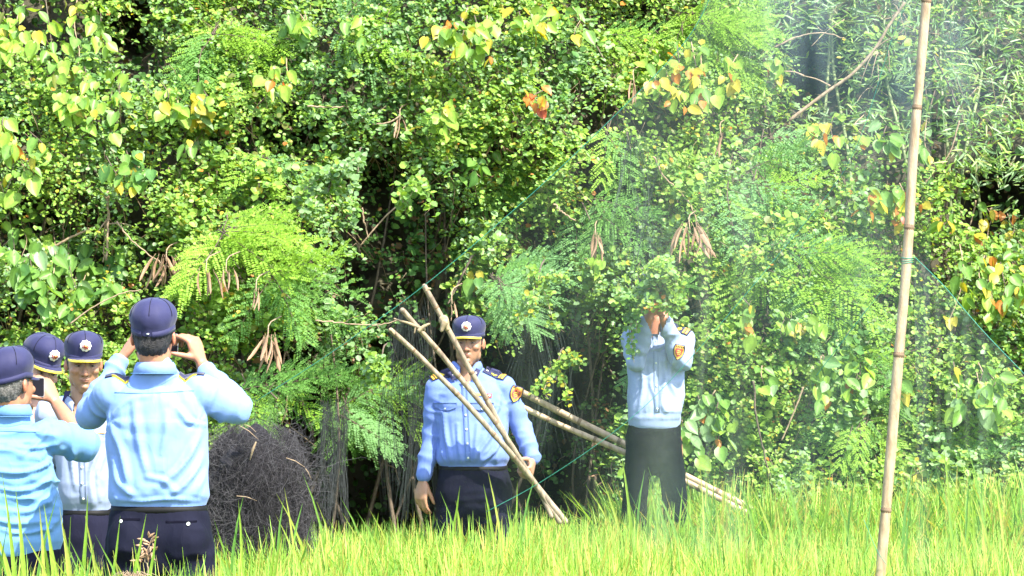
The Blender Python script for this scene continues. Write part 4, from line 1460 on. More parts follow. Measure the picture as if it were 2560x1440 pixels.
    for (pts, am, wd) in cfg.get('creases', ()):
        C3 = catmull([P(x, y) for x, y in pts], 26)
        dmin = np.full(len(V), 9.0); tt = np.zeros(len(V))
        for k_, c_ in enumerate(C3):
            d_ = np.hypot(V[:, 0] - c_[0], V[:, 2] - c_[2])
            b_ = d_ < dmin; dmin[b_] = d_[b_]; tt[b_] = k_ / 25
        wob = wd * .85 * (1 + .5 * (vnoise(V * 9, seed + 33) - .5))
        dis += am * .95 * np.clip(-Nn[:, 1] * 1.6, 0, 1) * (np.exp(-(dmin / wob) ** 2) - .35 * np.exp(-((dmin - 2 * wob) / wob) ** 2)) * np.sin(np.clip(tt, .06, .97) * np.pi) ** .5
    dis *= np.clip((X[:, 2] + .012) / .05, 0, 1)
    V = V + Nn * dis[:, None]
    for fn in cfg.get('shapers', ()):
        V = fn(V, X, Nn)
    set_co(sm, V - base)
    for m_ in range(1): sm.update()
    if cfg['fwd'] < 0:      # open neck: cut a V out of the front
        import bmesh
        bm = bmesh.new(); bm.from_mesh(sm)
        nk_ = J['neck'] - base
        kill = []
        for f in bm.faces:
            c_ = f.calc_center_median()
            h_ = c_.z - (nk_[2] - .115)
            if h_ > 0 and c_.y < nk_[1] and abs(c_.x - nk_[0]) < h_ * .48: kill.append(f)
        bmesh.ops.delete(bm, geom=kill, context='FACES')
        bm.to_mesh(sm); bm.free()
    so = add("shirt", sm, root)
    sb = bvh_of(sm, base)
    # collar: a band standing round the neck with a folded leaf
    nk = J['neck']
    mbc = MB()
    n = 28
    th = np.linspace(0, 2 * np.pi, n, endpoint=False)
    fdir = cfg['fwd']                       # +1 faces away from camera, -1 faces camera
    nr_ = cfg.get('collar_r', (.066, .066))
    prof = [(.0, -.026), (.002, .0), (-.002, .022), (.006, .024), (.014, .010), (.022, -.018), (.018, -.020), (.009, .004), (.002, -.006)]
    VV = []
    for dr, z in prof:
        for t in th:
            front = max(0, math.cos(t)) ** 6
            zz = z - (.010 if fdir > 0 else .058) * front - (.02 * front if dr > .012 else 0)
            spread_ = 1 + .0 * front
            VV.append(nk + np.array([math.sin(t) * (nr_[0] + dr) * spread_, fdir * math.cos(t) * (nr_[1] + dr), zz + cfg.get('collar_z', .0)]))
    m_ = len(prof)
    F = [(i * n + j, i * n + (j + 1) % n, ((i + 1) % m_) * n + (j + 1) % n, ((i + 1) % m_) * n + j) for i in range(m_) for j in range(n)
         if fdir > 0 or not (j <= 1 or j >= n - 2)]
    mbc.put(np.array(VV), np.array(F), 0)
    add("collar", mbc.mesh("collar", [cfg['shirt']], base), so)
    # ---------- trousers
    mb = MB()
    dn = np.array([0, 0, -1.0])
    upv = np.cross(side, [0, 0, 1.0]) * -1
    put_loft(mb, [wc + dn * 0.0, wc + dn * .05, wc + dn * .12, wc + dn * .20], np.array([hipw * .96, hipw * 1.03, hipw * 1.11, hipw * 1.12]), np.array([.112, .122, .128, .11]) + cfg.get('belly', 0) * .7, up=upv, n=28, power=2.3)
    for (hip, knee, foot) in legs:
        put_ell(mb, hip + np.array([0, -cfg['fwd'] * .062, -.015]), (hipw * .50, .085, .105), nu=20, nv=14)
        put_loft(mb, catmull([hip, (hip + knee) / 2, knee, (knee + foot) / 2, foot], 14), np.interp(np.linspace(0, 4, 14), range(5), cfg.get('legr', [hipw * .54, hipw * .50, .086, .082, .078])), np.interp(np.linspace(0, 4, 14), range(5), [.112, .100, .084, .080, .076]), up=upv, n=20)
    tm = remeshed("trousers", mb, .011, 5, .5, [cfg['trousers']])
    V = get_co(tm); Nn = get_no(tm)
    X2 = V - wc
    fall = np.clip(-X2[:, 2] / .1, 0, 1)
    V = V + Nn * (folds(X2, seed + 40, np.array([6., 6., 9.]), .022) * fall)[:, None]
    for (hip, knee, foot) in legs:       # diagonal drag folds below the seat
        D_ = X2[:, 2] + .20 + .6 * np.abs(X2[:, 0])
        V = V + Nn * (.004 * np.exp(-(D_ / .02) ** 2) * vnoise(X2 * 9, seed))[:, None]
    set_co(tm, V - base)
    to = add("trousers", tm, root)
    tb = bvh_of(tm, base)
    # belt
    mbb = MB()
    th = np.linspace(0, 2 * np.pi, 40, endpoint=False)
    ring = []
    bx, by = hipw * .97, .114 + cfg.get('belly', 0) * .7
    for dr, z in ((-.004, -.020), (.003, -.020), (.003, .010), (-.004, .010)):
        for t in th:
            c, s_ = math.cos(t), math.sin(t)
            cc = math.copysign(abs(c) ** (2 / 2.3), c); ss = math.copysign(abs(s_) ** (2 / 2.3), s_)
            ring.append(wc + side * cc * (bx + dr) + upv * ss * (by + dr) + np.array([0, 0, z - .012]))
    F = [(i * 40 + j, i * 40 + (j + 1) % 40, ((i + 1) % 4) * 40 + (j + 1) % 40, ((i + 1) % 4) * 40 + j) for i in range(4) for j in range(40)]
    mbb.put(np.array(ring), np.array(F), 0)
    add("belt", mbb.mesh("belt", [M_belt], base), to)
    # shoes in the mud
    for (hip, knee, foot) in legs:
        ms = MB()
        f = np.array([0, cfg['fwd'], 0])
        put_loft(ms, [foot + np.array([0, 0, -.05]) - f * .06, foot + np.array([0, 0, -.045]), foot + np.array([0, 0, -.055]) + f * .09, foot + np.array([0, 0, -.065]) + f * .17], np.array([.036, .042, .048, .034]), np.array([.045, .050, .036, .024]), up=(0, 0, 1), n=14)
        add("shoe", ms.mesh("shoe", [M_belt], base), root)
    return dict(root=root, base=base, P=P, R=R, hc=hc, hk=hk, J=J, sb=sb, tb=tb, shirt=so, trousers=to, wc=wc)

def badge_mesh(mb, bvh, c, d, ux, uy, r, white=0, red=1, gold=2):
    n = 36
    decal("x", bvh, c, d, ux, uy, [r * (1 + .07 * math.cos(9 * 2 * np.pi * j / n)) for j in range(n)], None, None, None, kind='polar', m=white, mb=mb, lift=.003)
    decal("x", bvh, c, d, ux, uy, [r * .60 * (1 + .10 * math.cos(7 * 2 * np.pi * j / n)) for j in range(n)], None, None, None, kind='polar', m=red, mb=mb, lift=.006)
    decal("x", bvh, c, d, ux, uy, [r * .46 for j in range(n)], None, None, None, kind='polar', m=white, mb=mb, lift=.0075)
    decal("x", bvh, c, d, ux, uy, [r * .40 for j in range(n)], None, None, None, kind='polar', m=red, mb=mb, lift=.009)
    decal("x", bvh, c + uy * r * .10, d, ux, uy, [r * .20 for j in range(n)], None, None, None, kind='polar', m=gold, mb=mb, lift=.011)

def build_cap(cfg, hc, R, hk, root, base):
    k = hk
    lift = cfg.get('cap_lift', .010 if cfg['fwd'] < 0 else 0.0)
    H = lambda x, y, z: hc + R @ (np.array([x, y, z + lift]) * k)
    st = cfg.get('cap_style', 'peak')
    n = 48
    th = np.linspace(0, 2 * np.pi, n, endpoint=False)
    # rings (radius x, radius y, z, y offset)
    if st == 'soft':
        prof = [(.0785, .098, .028, .010), (.0810, .1005, .028, .010), (.0815, .101, .046, .010), (.0865, .105, .056, .012), (.0930, .110, .076, .012), (.0900, .106, .098, .012), (.0790, .093, .118, .011), (.064, .076, .132, .010), (.045, .054, .142, .008), (.026, .031, .147, .008)]
    else:
        prof = [(.0785, .098, .030, .008), (.0805, .1005, .030, .008), (.0845, .104, .052, .008), (.0890, .107, .072, .008), (.0880, .104, .092, .008), (.0800, .095, .110, .008), (.066, .078, .123, .010), (.044, .053, .131, .010), (.02, .025, .134, .010)]
    V = []
    rng = np.random.default_rng(cfg.get('seed', 1))
    ph = rng.uniform(0, 6)
    front_up = cfg.get('cap_front', .012)
    for i, (rx, ry, z, oy) in enumerate(prof):
        for t in th:
            c, s_ = math.cos(t), math.sin(t)   # t=0: head left(+x); t=-90: face (-y)
            w = 1.0
            if st == 'soft' and i >= 3 and i < 8:
                w += .038 * (max(0, s_ + .3) ** .5) * abs(math.sin(5.5 * t + ph)) ** .7 * (1 if i < 6 else .5) - .008
            w += (.018 * math.sin(3 * t + ph + i * .7) + .02 * (vnoise(np.array([[c * 3.1 + ph, s_ * 3.1, i * .7]]), 5)[0] - .5)) * (2 < i < 8)
            zz = z + (front_up * max(0, -s_) if 3 <= i < 9 else 0) - (.006 * max(0, -s_) if i < 2 else 0)
            zz -= .034 * max(0, s_) ** 1.2 * max(0, 1 - i / 7)
            V.append(H(rx * w * c, oy + ry * w * s_, zz))
    m = len(prof)
    V.append(H(0, prof[-1][3], prof[-1][2] + .001))
    # inner lining closes the bottom
    for t in th: V.append(H(.074 * math.cos(t), .01 + .092 * math.sin(t), .045))
    V.append(H(0, .01, .10))
    F4, F3 = [], []
    for i in range(m - 1):
        for j in range(n):
            F4.append((i * n + j, i * n + (j + 1) % n, (i + 1) * n + (j + 1) % n, (i + 1) * n + j))
    top = m * n
    for j in range(n): F3.append((top, (m - 1) * n + j, (m - 1) * n + (j + 1) % n))
    i0 = top + 1
    for j in range(n):
        F4.append((j, i0 + j, i0 + (j + 1) % n, (j + 1) % n))
        F3.append((i0 + n, i0 + (j + 1) % n, i0 + j))
    me = mesh_np("cap", np.array(V) - base, [np.array(F4), np.array(F3)], [M_navy], smooth=True)
    o = add("cap", me, root)
    s = o.modifiers.new("sub", 'SUBSURF'); s.levels = 1; s.render_levels = 1
    cb = bvh_of(me, base)
    # panel seams over the crown
    ms = MB()
    for a_ in range(6):
        t = a_ * math.pi / 3 + math.pi / 6
        pp = []
        for f_ in np.linspace(.12, .98, 9):
            i_ = 3 + f_ * (m - 4); i1 = int(i_); fr_ = i_ - i1
            q0, q1 = prof[i1], prof[min(i1 + 1, m - 1)]
            g_ = [q0[k_] + (q1[k_] - q0[k_]) * fr_ for k_ in range(4)]
            c0 = H(0, g_[3], g_[2] * .55 + .02); c1 = H(g_[0] * 1.6 * math.cos(t), g_[3] + g_[1] * 1.6 * math.sin(t), g_[2] * 1.25)
            h_ = cb.ray_cast(Vector(c1), Vector(nrm(c0 - c1)), .4)
            if h_[0] is not None: pp.append(np.array(h_[0]) + nrm(c1 - c0) * .0004)
        if len(pp) > 4: put_tube(ms, catmull(pp, 14), .0011, .0011, 4)
    if ms.n: add("cap_seam", ms.mesh("cap_seam", [M_belt], base), o)
    # band stitched round the bottom
    V = []
    for dr, z in ((.001, .028), (.0035, .028), (.0035, .050), (.001, .050)):
        for t in th: V.append(H((.0806 + dr) * math.cos(t), .010 + (.1002 + dr) * math.sin(t), z - .003 - .006 * max(0, -math.sin(t)) - .030 * max(0, math.sin(t)) ** 1.2))
    F = [(i * n + j, i * n + (j + 1) % n, ((i + 1) % 4) * n + (j + 1) % n, ((i + 1) % 4) * n + j) for i in range(4) for j in range(n)
         if not (cfg.get('cap_slot') and 9 <= j <= 12)]
    add("cap_band", mesh_np("cap_band", np.array(V) - base, np.array(F), [M_navy], smooth=False), o)
    # visor
    nv = 22
    V = []
    vl = cfg.get('visor', .052)
    angs = np.linspace(math.radians(-158), math.radians(-22), nv)
    for lay in (0, .0035):
        for f in (0, .35, .7, 1.0):
            for t in angs:
                e = math.sin((t + math.radians(158)) / math.radians(136) * math.pi) ** .55
                r = f * vl * e
                x = (.081 + .2 * r) * math.cos(t); y = .010 + .100 * math.sin(t) - r
                z = .030 - .20 * r * cfg.get('visor_slope', .7) - lay - 8.0 * x * x * f * .24
                V.append(H(x, y, z))
    F = []
    for lay in (0, 1):
        b0 = lay * 4 * nv
        for i in range(3):
            for j in range(nv - 1):
                q = (b0 + i * nv + j, b0 + i * nv + j + 1, b0 + (i + 1) * nv + j + 1, b0 + (i + 1) * nv + j)
                F.append(q if lay == 0 else q[::-1])
    for j in range(nv - 1):
        F.append((3 * nv + j, 3 * nv + j + 1, 7 * nv + j + 1, 7 * nv + j))
    add("visor", mesh_np("visor", np.array(V) - base, np.array(F), [M_navy], smooth=True), o)
    if cfg.get('braid', True):
        V = []
        for (f, up_) in ((.86, .0016), (.89, .0035), (1.0, .0035), (1.015, -.004)):
            for j, t in enumerate(angs):
                e = math.sin((t + math.radians(158)) / math.radians(136) * math.pi) ** .55
                f2 = f if f > .9 else f - .05 * abs(math.sin(j * .9))
                r = f2 * vl * e
                x = (.081 + .2 * r) * math.cos(t); y = .010 + .100 * math.sin(t) - r
                z = .030 - .20 * r * cfg.get('visor_slope', .7) - 8.0 * x * x * f2 * .24 + up_
                V.append(H(x, y, z))
        F = [(i * nv + j, i * nv + j + 1, (i + 1) * nv + j + 1, (i + 1) * nv + j) for i in range(3) for j in range(1, nv - 2)]
        add("gold_braid", mesh_np("gold_braid", np.array(V) - base, np.array(F), [M_yellow], smooth=True), o)
    if cfg.get('badge', True):
        mb = MB()
        badge_mesh(mb, cb, H(0, -.3, .078 + front_up * .6), R[:, 1], R[:, 0], R[:, 2], cfg.get('badge_r', .0250) * k)
        add("badge", mb.mesh("badge", [M_white, M_red, M_gold], base, smooth=False), o)
    if cfg.get('cap_slot'):
        # adjuster strap and buckle at the back
        mb = MB()
        put_ell(mb, H(0.006, .113, .010), (.006, .004, .004), R=R)
        add("buckle", mb.mesh("buckle", [M_steel], base), o)
# ------------------------------------------------------------------ the six people
def cloth_shirt(n, c): return cloth(n, c, .7, .05, .12, crease=.5)  # same uniform cloth; lit and shaded tones put into each colour
S1 = cloth_shirt("sky_blue_shirt", (.150, .250, .49))
S2 = cloth_shirt("cyan_blue_shirt", (.110, .245, .45))
S3 = cloth_shirt("pale_lilac_shirt", (.20, .245, .35))
S3b = cloth_shirt("light_blue_shirt", (.14, .26, .50))
S5 = cloth_shirt("shaded_blue_shirt", (.112, .175, .43))
S6 = cloth_shirt("pale_blue_shirt", (.22, .28, .42))

# P1 tallest man in the foreground, back to the camera
p1 = person(dict(
    creases=[([(512,1052),(492,1110),(455,1170),(400,1215)],.013,.014),([(518,1085),(505,1150),(470,1205),(425,1238)],.012,.012),([(522,1130),(516,1180),(495,1230)],.010,.011),([(282,1065),(305,1110),(322,1165),(330,1230)],.013,.014),([(345,1010),(352,1070),(362,1130),(378,1185)],.012,.015),([(420,1035),(424,1080),(412,1130)],.010,.014),([(292,1150),(305,1205),(350,1240)],.011,.012),([(450,1020),(470,1050),(505,1062)],.010,.010),([(290,1035),(330,1000),(390,990)],.007,.010),([(300,1244),(360,1250),(430,1244),(500,1250)],.010,.008),([(380,1190),(420,1200),(450,1230)],.009,.012)], 
    Y=12.35, cx=400, label="tallest man in foreground seen from behind, sky blue shirt, holding up a phone",
    head=(384, 842, 0.0), hrot=(178, 0, 0), hk=1.0, fwd=1, vox=.0055, face=False, seed=3, skin=(.36, .165, .09),
    cap_style='soft', braid=False, badge=False, cap_slot=True, visor=.05,
    J=dict(neck=(388, 922, -.01), shL=(262, 962, .02), shR=(517, 957, .02), wL=(276, 1262, 0), wR=(521, 1262, 0)),
    arms=[dict(sh=(283, 985, .03), el=(222, 1040, .14), wr=(303, 897, .30), cuff=.90, r=[.076, .068, .062, .054, .040],
               hand=dict(d=(.55, .1, .75), n=(.75, .5, -.2), th=(.2, .9, .2), curl=(62, 70, 50), thumb=(30, 30))),
          dict(sh=(500, 985, .03), el=(590, 1022, .10), wr=(506, 912, .24), cuff=.84, r=[.078, .074, .068, .056, .042],
               hand=dict(d=(-.32, .02, .85), n=(-.80, .55, -.1), th=(-.5, -.9, 0), curl=(48, 52, 30), idx=(45, 22, 10), thumb=(62, 5), spread=6))],
    feet=dict(L=(315, .0), R=(505, .05)), shirt=S1, trousers=M_navy2, famp=.0055, collar_r=(.064, .068), collar_z=.002,
))
# P2 man at the left edge, from behind, phone raised
p2 = person(dict(
    creases=[([(155,1125),(110,1165),(50,1180),(-10,1172)],.014,.012),([(158,1150),(115,1205),(60,1225),(0,1215)],.014,.011),([(160,1175),(135,1240),(80,1275),(10,1270)],.014,.012),([(140,1110),(90,1120),(30,1112)],.012,.010),([(150,1230),(148,1290),(120,1325)],.012,.012),([(0,1295),(50,1305),(110,1300)],.010,.009),([(20,1320),(70,1330),(130,1318)],.010,.008),([(120,1075),(100,1105),(60,1140)],.010,.010),([(20,1235),(70,1245),(115,1235)],.008,.008)], 
    Y=12.95, cx=50, z0=-.10, label="man cut off by the left edge, from behind, in creased shirt, filming with a phone",
    head=(28, 960, 0.0), hrot=(150, 0, 0), hk=1.02, fwd=1, vox=.0055, face=False, seed=11, skin=(.34, .155, .085), hair=M_hair2,
    cap_style='soft', braid=False, badge=False, cap_slot=False, visor=.05,
    J=dict(neck=(28, 1030, 0), shL=(-88, 1062, .0), shR=(128, 1058, .02), wL=(-110, 1352, 0), wR=(150, 1352, 0)),
    tuck=False, arms=[dict(sh=(-70, 1085, .03), el=(-110, 1180, .16), wr=(10, 1060, .34), hand=dict(d=(.6, .2, .6), n=(.3, .9, 0), th=(0, 0, 1), curl=(40, 40, 30))),
          dict(sh=(118, 1092, .02), el=(212, 1112, .14), wr=(142, 1010, .30), short=.92, 
               hand=dict(d=(-.42, .05, .72), n=(-.8, .6, 0), th=(-.3, -.9, 0), curl=(32, 38, 25), idx=(22, 20, 15), thumb=(55, 5)))],
    feet=dict(L=(-20, .0), R=(90, .05)), shirt=S2, trousers=M_navy2, famp=.009, fold='diag', collar_z=.006,
))
# P3 man facing the camera, looking down
p3 = person(dict(
    creases=[([(245,1060),(250,1120),(235,1180),(240,1240)],.012,.012),([(185,1090),(190,1150),(200,1220)],.011,.012),([(265,1130),(250,1190),(258,1250)],.010,.010),([(228,1075),(230,1140)],.008,.009)], 
    Y=14.2, cx=215, z0=-.03, label="man looking down, facing us between two backs, pale shirt, cap with yellow trim",
    head=(209, 910, 0.0), hrot=(12, 8, 0), hk=.98, fwd=-1, vox=.0042, seed=21, skin=(.30, .165, .095), look=.002,
    cap_style='peak', J=dict(neck=(207, 1008, .02), shL=(118, 1018, .02), shR=(300, 1018, .02), wL=(152, 1272, 0), wR=(285, 1272, 0)),
    arms=[dict(sh=(128, 1040, .0), el=(108, 1170, .05), wr=(112, 1290, .02), hand=dict(d=(0, -.1, -1), n=(1, .2, 0), th=(0, -1, 0))),
          dict(sh=(292, 1040, .0), el=(318, 1170, .05), wr=(322, 1290, .02), hand=dict(d=(0, -.1, -1), n=(-1, .2, 0), th=(0, -1, 0)))],
    feet=dict(L=(190, .0), R=(260, .0)), shirt=S3, trousers=M_purple, famp=.010, collar_z=.008,
))
# P4 man behind him, partly hidden, head bent to the right
p4 = person(dict(
    Y=14.75, cx=92, z0=-.03, label="man with his cap pulled low, half hidden behind the left man's phone",
    head=(100, 921, 0.0), hrot=(36, 20, 8), hk=1.02, fwd=-1, vox=.005, seed=31, skin=(.40, .22, .14),
    cap_style='soft', J=dict(neck=(96, 985, .03), shL=(10, 1012, .02), shR=(180, 1012, .02), wL=(35, 1260, 0), wR=(165, 1260, 0)),
    arms=[dict(sh=(20, 1035, 0), el=(5, 1160, 0), wr=(60, 1130, -.26), hand=dict(d=(.8, -.4, .2), n=(0, 0, 1), th=(0, -1, 0))),
          dict(sh=(168, 1035, 0), el=(175, 1160, 0), wr=(130, 1130, -.26), hand=dict(d=(-.8, -.4, .2), n=(0, 0, 1), th=(0, -1, 0)))],
    feet=dict(L=(70, .0), R=(130, .0)), shirt=S3b, trousers=M_navy2, collar_z=.008,
))
# P5 man holding poles
p5 = person(dict(
    creases=[([(1235,1040),(1225,1090),(1190,1140)],.013,.013),([(1255,1075),(1240,1120),(1205,1155)],.012,.012),([(1110,1030),(1118,1090),(1128,1150)],.012,.012),([(1145,1060),(1148,1110),(1155,1152)],.010,.010),([(1250,985),(1238,1030),(1212,1068)],.011,.011),([(1195,1060),(1190,1110),(1185,1150)],.009,.010),([(1265,1010),(1262,1060),(1250,1110)],.010,.010),([(1100,1080),(1106,1120),(1115,1155)],.009,.009)], 
    Y=16.5, cx=1180, label="man in blue uniform shirt standing in rice, holding three long poles by his hip",
    head=(1172, 857, 0.0), hrot=(-7, 2, 0), hk=.97, fwd=-1, vox=.0045, seed=41, skin=(.32, .17, .10),
    cap_style='peak', cap_front=.0, J=dict(neck=(1166, 918, .02), shL=(1082, 952, .02), shR=(1268, 948, .02), wL=(1097, 1163, 0), wR=(1270, 1163, 0)),
    belly=.03, arms=[dict(sh=(1097, 968, .02), el=(1083, 1082, .03), wr=(1058, 1196, -.02), cuff=.93, r=[.068, .066, .058, .050, .044],
               hand=dict(d=(-.12, -.05, -.95), n=(.6, .8, 0), th=(.5, -.8, 0), curl=(20, 28, 20), thumb=(25, 15))),
          dict(sh=(1256, 968, .02), el=(1303, 1066, .04), wr=(1332, 1150, -.03), cuff=.92, r=[.066, .062, .056, .050, .044],
               hand=dict(d=(-.12, -.80, -.55), n=(-.97, .15, 0), th=(0, -.3, 1), curl=(58, 72, 50), thumb=(50, 40)))],
    feet=dict(L=(1135, .0), R=(1230, .0)), shirt=S5, trousers=M_navy2, famp=.009, collar_z=.006,
))
# P6 man at the hedge, face hidden in the leaves
p6 = person(dict(
    creases=[([(1700,860),(1680,900),(1672,950),(1690,1000)],.015,.012),([(1655,880),(1662,940),(1650,1000),(1665,1035)],.014,.012),([(1600,900),(1606,960),(1598,1030)],.012,.012),([(1715,940),(1700,985),(1705,1030)],.014,.012),([(1625,960),(1640,1010),(1635,1040)],.012,.010),([(1670,850),(1650,870),(1625,875)],.012,.010)], 
    Y=17.3, cx=1640, z0=.17, label="man in pale shirt and black trousers whose head is hidden by hedge leaves",
    head=(1636, 748, 0.02), hrot=(-18, -10, 0), hk=1.0, fwd=-1, vox=.0055, seed=51, skin=(.36, .15, .08),
    cap_style='peak', badge=True, J=dict(neck=(1636, 803, .0), shL=(1568, 832, .02), shR=(1716, 838, .0), wL=(1572, 1045, 0), wR=(1700, 1045, 0)),
    tuck=False, arms=[dict(sh=(1583, 850, .0), el=(1590, 905, -.12), wr=(1622, 796, -.22), r=[.064, .062, .056, .050, .042], cuff=.9,
               hand=dict(d=(.25, .1, .95), n=(.3, .9, 0), th=(.8, -.2, 0), curl=(30, 30, 25), sc=.95)),
          dict(sh=(1706, 852, .0), el=(1702, 905, -.12), wr=(1660, 796, -.22), r=[.070, .068, .060, .052, .044], cuff=.9,
               hand=dict(d=(-.18, .1, .95), n=(-.3, .9, 0), th=(-.8, -.2, 0), curl=(30, 35, 25), sc=.95))],
    legr=[.078, .070, .068, .070, .070], kneey=0, feet=dict(L=(1588, .0), R=(1690, .0)), shirt=S6, trousers=plain("black_trousers", (.005, .0055, .007), .9, .4, 60, spec=.1), famp=.016, collar_z=.004,
))

X_ = np.array([1.0, 0, 0]); Z_ = np.array([0, 0, 1.0]); IN = np.array([0, 1.0, 0])
def rect(w, h, n=4): return [(v, -w / 2, w / 2) for v in np.linspace(-h / 2, h / 2, n)]
def shield(w, h): return [(v * h, -w / 2 * a, w / 2 * a) for v, a in ((-.55, .05), (-.42, .45), (-.25, .8), (0, 1), (.3, 1), (.42, .92), (.5, .8))]

# P1 details: yoke seam, epaulettes, back pockets
def seam(p, pts, w=.0016, mat=M_seam, name="seam", parent=None, d=IN, bv=None):
    mb = MB()
    for a, b_ in zip(pts[:-1], pts[1:]):
        a = np.asarray(a); b_ = np.asarray(b_)
    P = []
    for q in pts:
        h = cast(bv or p['sb'], q, d)
        if h is not None: P.append(h - d * .0012)
    if len(P) < 3: return
    mb = MB(); put_tube(mb, np.array(P), w, w, 5)
    add(name, mb.mesh(name, [mat], p['base']), parent or p['shirt'])
q = p1
seam(q, [q['P'](x, 978 + 4 * math.sin((x - 260) / 60) - .0008 * (x - 392) ** 2 * 0, 0) for x in np.linspace(290, 488, 30)])
for (x0, y0, x1, y1) in ((318, 926, 268, 944), (448, 917, 512, 938)):
    a = q['P'](x0, y0, .0); b2 = q['P'](x1, y1, .02)
    ux = nrm(b2 - a); uy = np.array([0, 1.0, 0])
    o = decal("epaulette", q['sb'], (a + b2) / 2, np.array([0, 0, -1.0]), ux, uy, [(v, -.050, .050) for v in (-.022, 0, .022)], [M_navy], q['shirt'], q['base'], thick=.006, lift=.004)
    if o:
        mb = MB()
        decal("x", q['sb'], (a + b2) / 2, np.array([0, 0, -1.0]), ux, uy, [(v, -.052, .020) for v in (-.024, -.021)], None, None, None, lift=.008, m=0, mb=mb)
        add("piping", mb.mesh("piping", [M_yellow], q['base'], smooth=False), q['shirt'])
for q_, y0, r_ in ((p1, 929, .070), (p2, 1037, .074)):
    c_ = q_['J']['neck'].copy()
    th = np.linspace(-1.25, 1.25, 26)
    mb = MB()
    put_tube(mb, np.stack([c_[0] + np.sin(th) * (r_ + .0245), c_[1] - np.cos(th) * (r_ + .020), c_[2] - .017 + 0 * th], 1), .0012, .0012, 5)
    add("collar_seam", mb.mesh("collar_seam", [M_seam], q_['base']), q_['shirt'])
M_pocket = plain("pocket_welt", (.003, .003, .007), .9, .2, 30, spec=.05)
for (x, y, w) in ((461, 1300, .115), (333, 1294, .08)):
    o = decal("back_pocket", q['tb'], q['P'](x, y), IN, X_, Z_, rect(w, .007, 2), [M_pocket], q['trousers'], q['base'], lift=.001, thick=.003, nu=10)
    decal("pocket_button", q['tb'], q['P'](x + 18 if w > .1 else x - 22, y + 5), IN, X_, Z_, [.0065] * 14, [M_button], q['trousers'], q['base'], kind='polar', lift=.004)
# phone in front of his face
def phone(px, py, Y, w, h, lab, rot=0):
    c = W(px, py, Y)
    root = thing("phone", c, lab, "phone")
    mb = MB()
    def boxm(hx, hy, hz, m):
        b = [(-1, -1), (-.9, -1), (.9, -1), (1, -1)]
        x = np.array([-hx, -hx * .94, hx * .94, hx]); z = np.array([-hz, -hz * .88, hz * .88, hz])
        pts = np.array([(x[0], z[1]), (x[1], z[0]), (x[2], z[0]), (x[3], z[1]), (x[3], z[2]), (x[2], z[3]), (x[1], z[3]), (x[0], z[2])])
        V = np.vstack([np.stack([pts[:, 0], np.full(8, -hy), pts[:, 1]], 1), np.stack([pts[:, 0], np.full(8, hy), pts[:, 1]], 1)])
        mb.put(V, np.array([[j, (j + 1) % 8, 8 + (j + 1) % 8, 8 + j] for j in range(8)]), m)
        mb.put(V, np.array([[0, 1, 2, 3], [0, 3, 4, 7], [4, 5, 6, 7], [8, 11, 10, 9], [8, 15, 12, 11], [12, 15, 14, 13]]), m)
    boxm(w / 2, .004, h / 2, 0)
    add("case", mb.mesh("case", [M_phone_edge], smooth=False), root)
    mb = MB(); boxm(w / 2 * .97, .0046, h / 2 * .95, 0)
    add("screen", mb.mesh("screen", [M_phone], smooth=False), root)
    mb = MB(); put_ell(mb, (w * .38, .006, h * .25), (.008, .003, .008))
    add("camera_lens", mb.mesh("camera_lens", [M_phone]), root)
    root.rotation_euler = (0, rot, 0)
phone(396, 858, 12.35 + .30, .155, .074, "dark phone held sideways in front of the tallest man's face")
phone(88, 968, 12.95 + .27, .075 , .078, "dark phone raised by the man at the left edge", 0)

# P2 seams
q = p2
seam(q, [q['P'](x, 1076 + .03 * (x - 20)) for x in np.linspace(-60, 105, 24)])
# P3 front placket, collar tab, pocket
def front(q, cx0, y0, cx1, y1, n=6, but=True):
    pts = [(cx0 + (cx1 - cx0) * t, y0 + (y1 - y0) * t) for t in np.linspace(0, 1, 14)]
    rows = []
    c = q['P']((cx0 + cx1) / 2, (y0 + y1) / 2)
    decal("placket", q['sb'], c, IN, X_, Z_, [((c[2] - q['P'](x, y)[2]) * -1, q['P'](x, y)[0] - c[0] - .014, q['P'](x, y)[0] - c[0] + .014) for x, y in pts], [q['shirt'].data.materials[0]], q['shirt'], q['base'], lift=.001, thick=.003, nu=3)
    for t in np.linspace(.08, .95, n):
        x, y = cx0 + (cx1 - cx0) * t, y0 + (y1 - y0) * t
        decal("button", q['sb'], q['P'](x, y), IN, X_, Z_, [.0055] * 10, [M_button], q['shirt'], q['base'], kind='polar', lift=.006, thick=.003)
front(p3, 207, 1030, 219, 1255)
q = p3
decal("collar_tab", q['sb'], q['P'](166, 992), IN, X_, Z_, [(v, -.012 + v * .3, .012 + v * .3) for v in (-.026, 0, .026)], [M_navy], q['shirt'], q['base'], lift=.008)
decal("name_bar", q['sb'], q['P'](255, 1078), IN, X_, Z_, rect(.07, .012, 3), [M_gold], q['shirt'], q['base'])
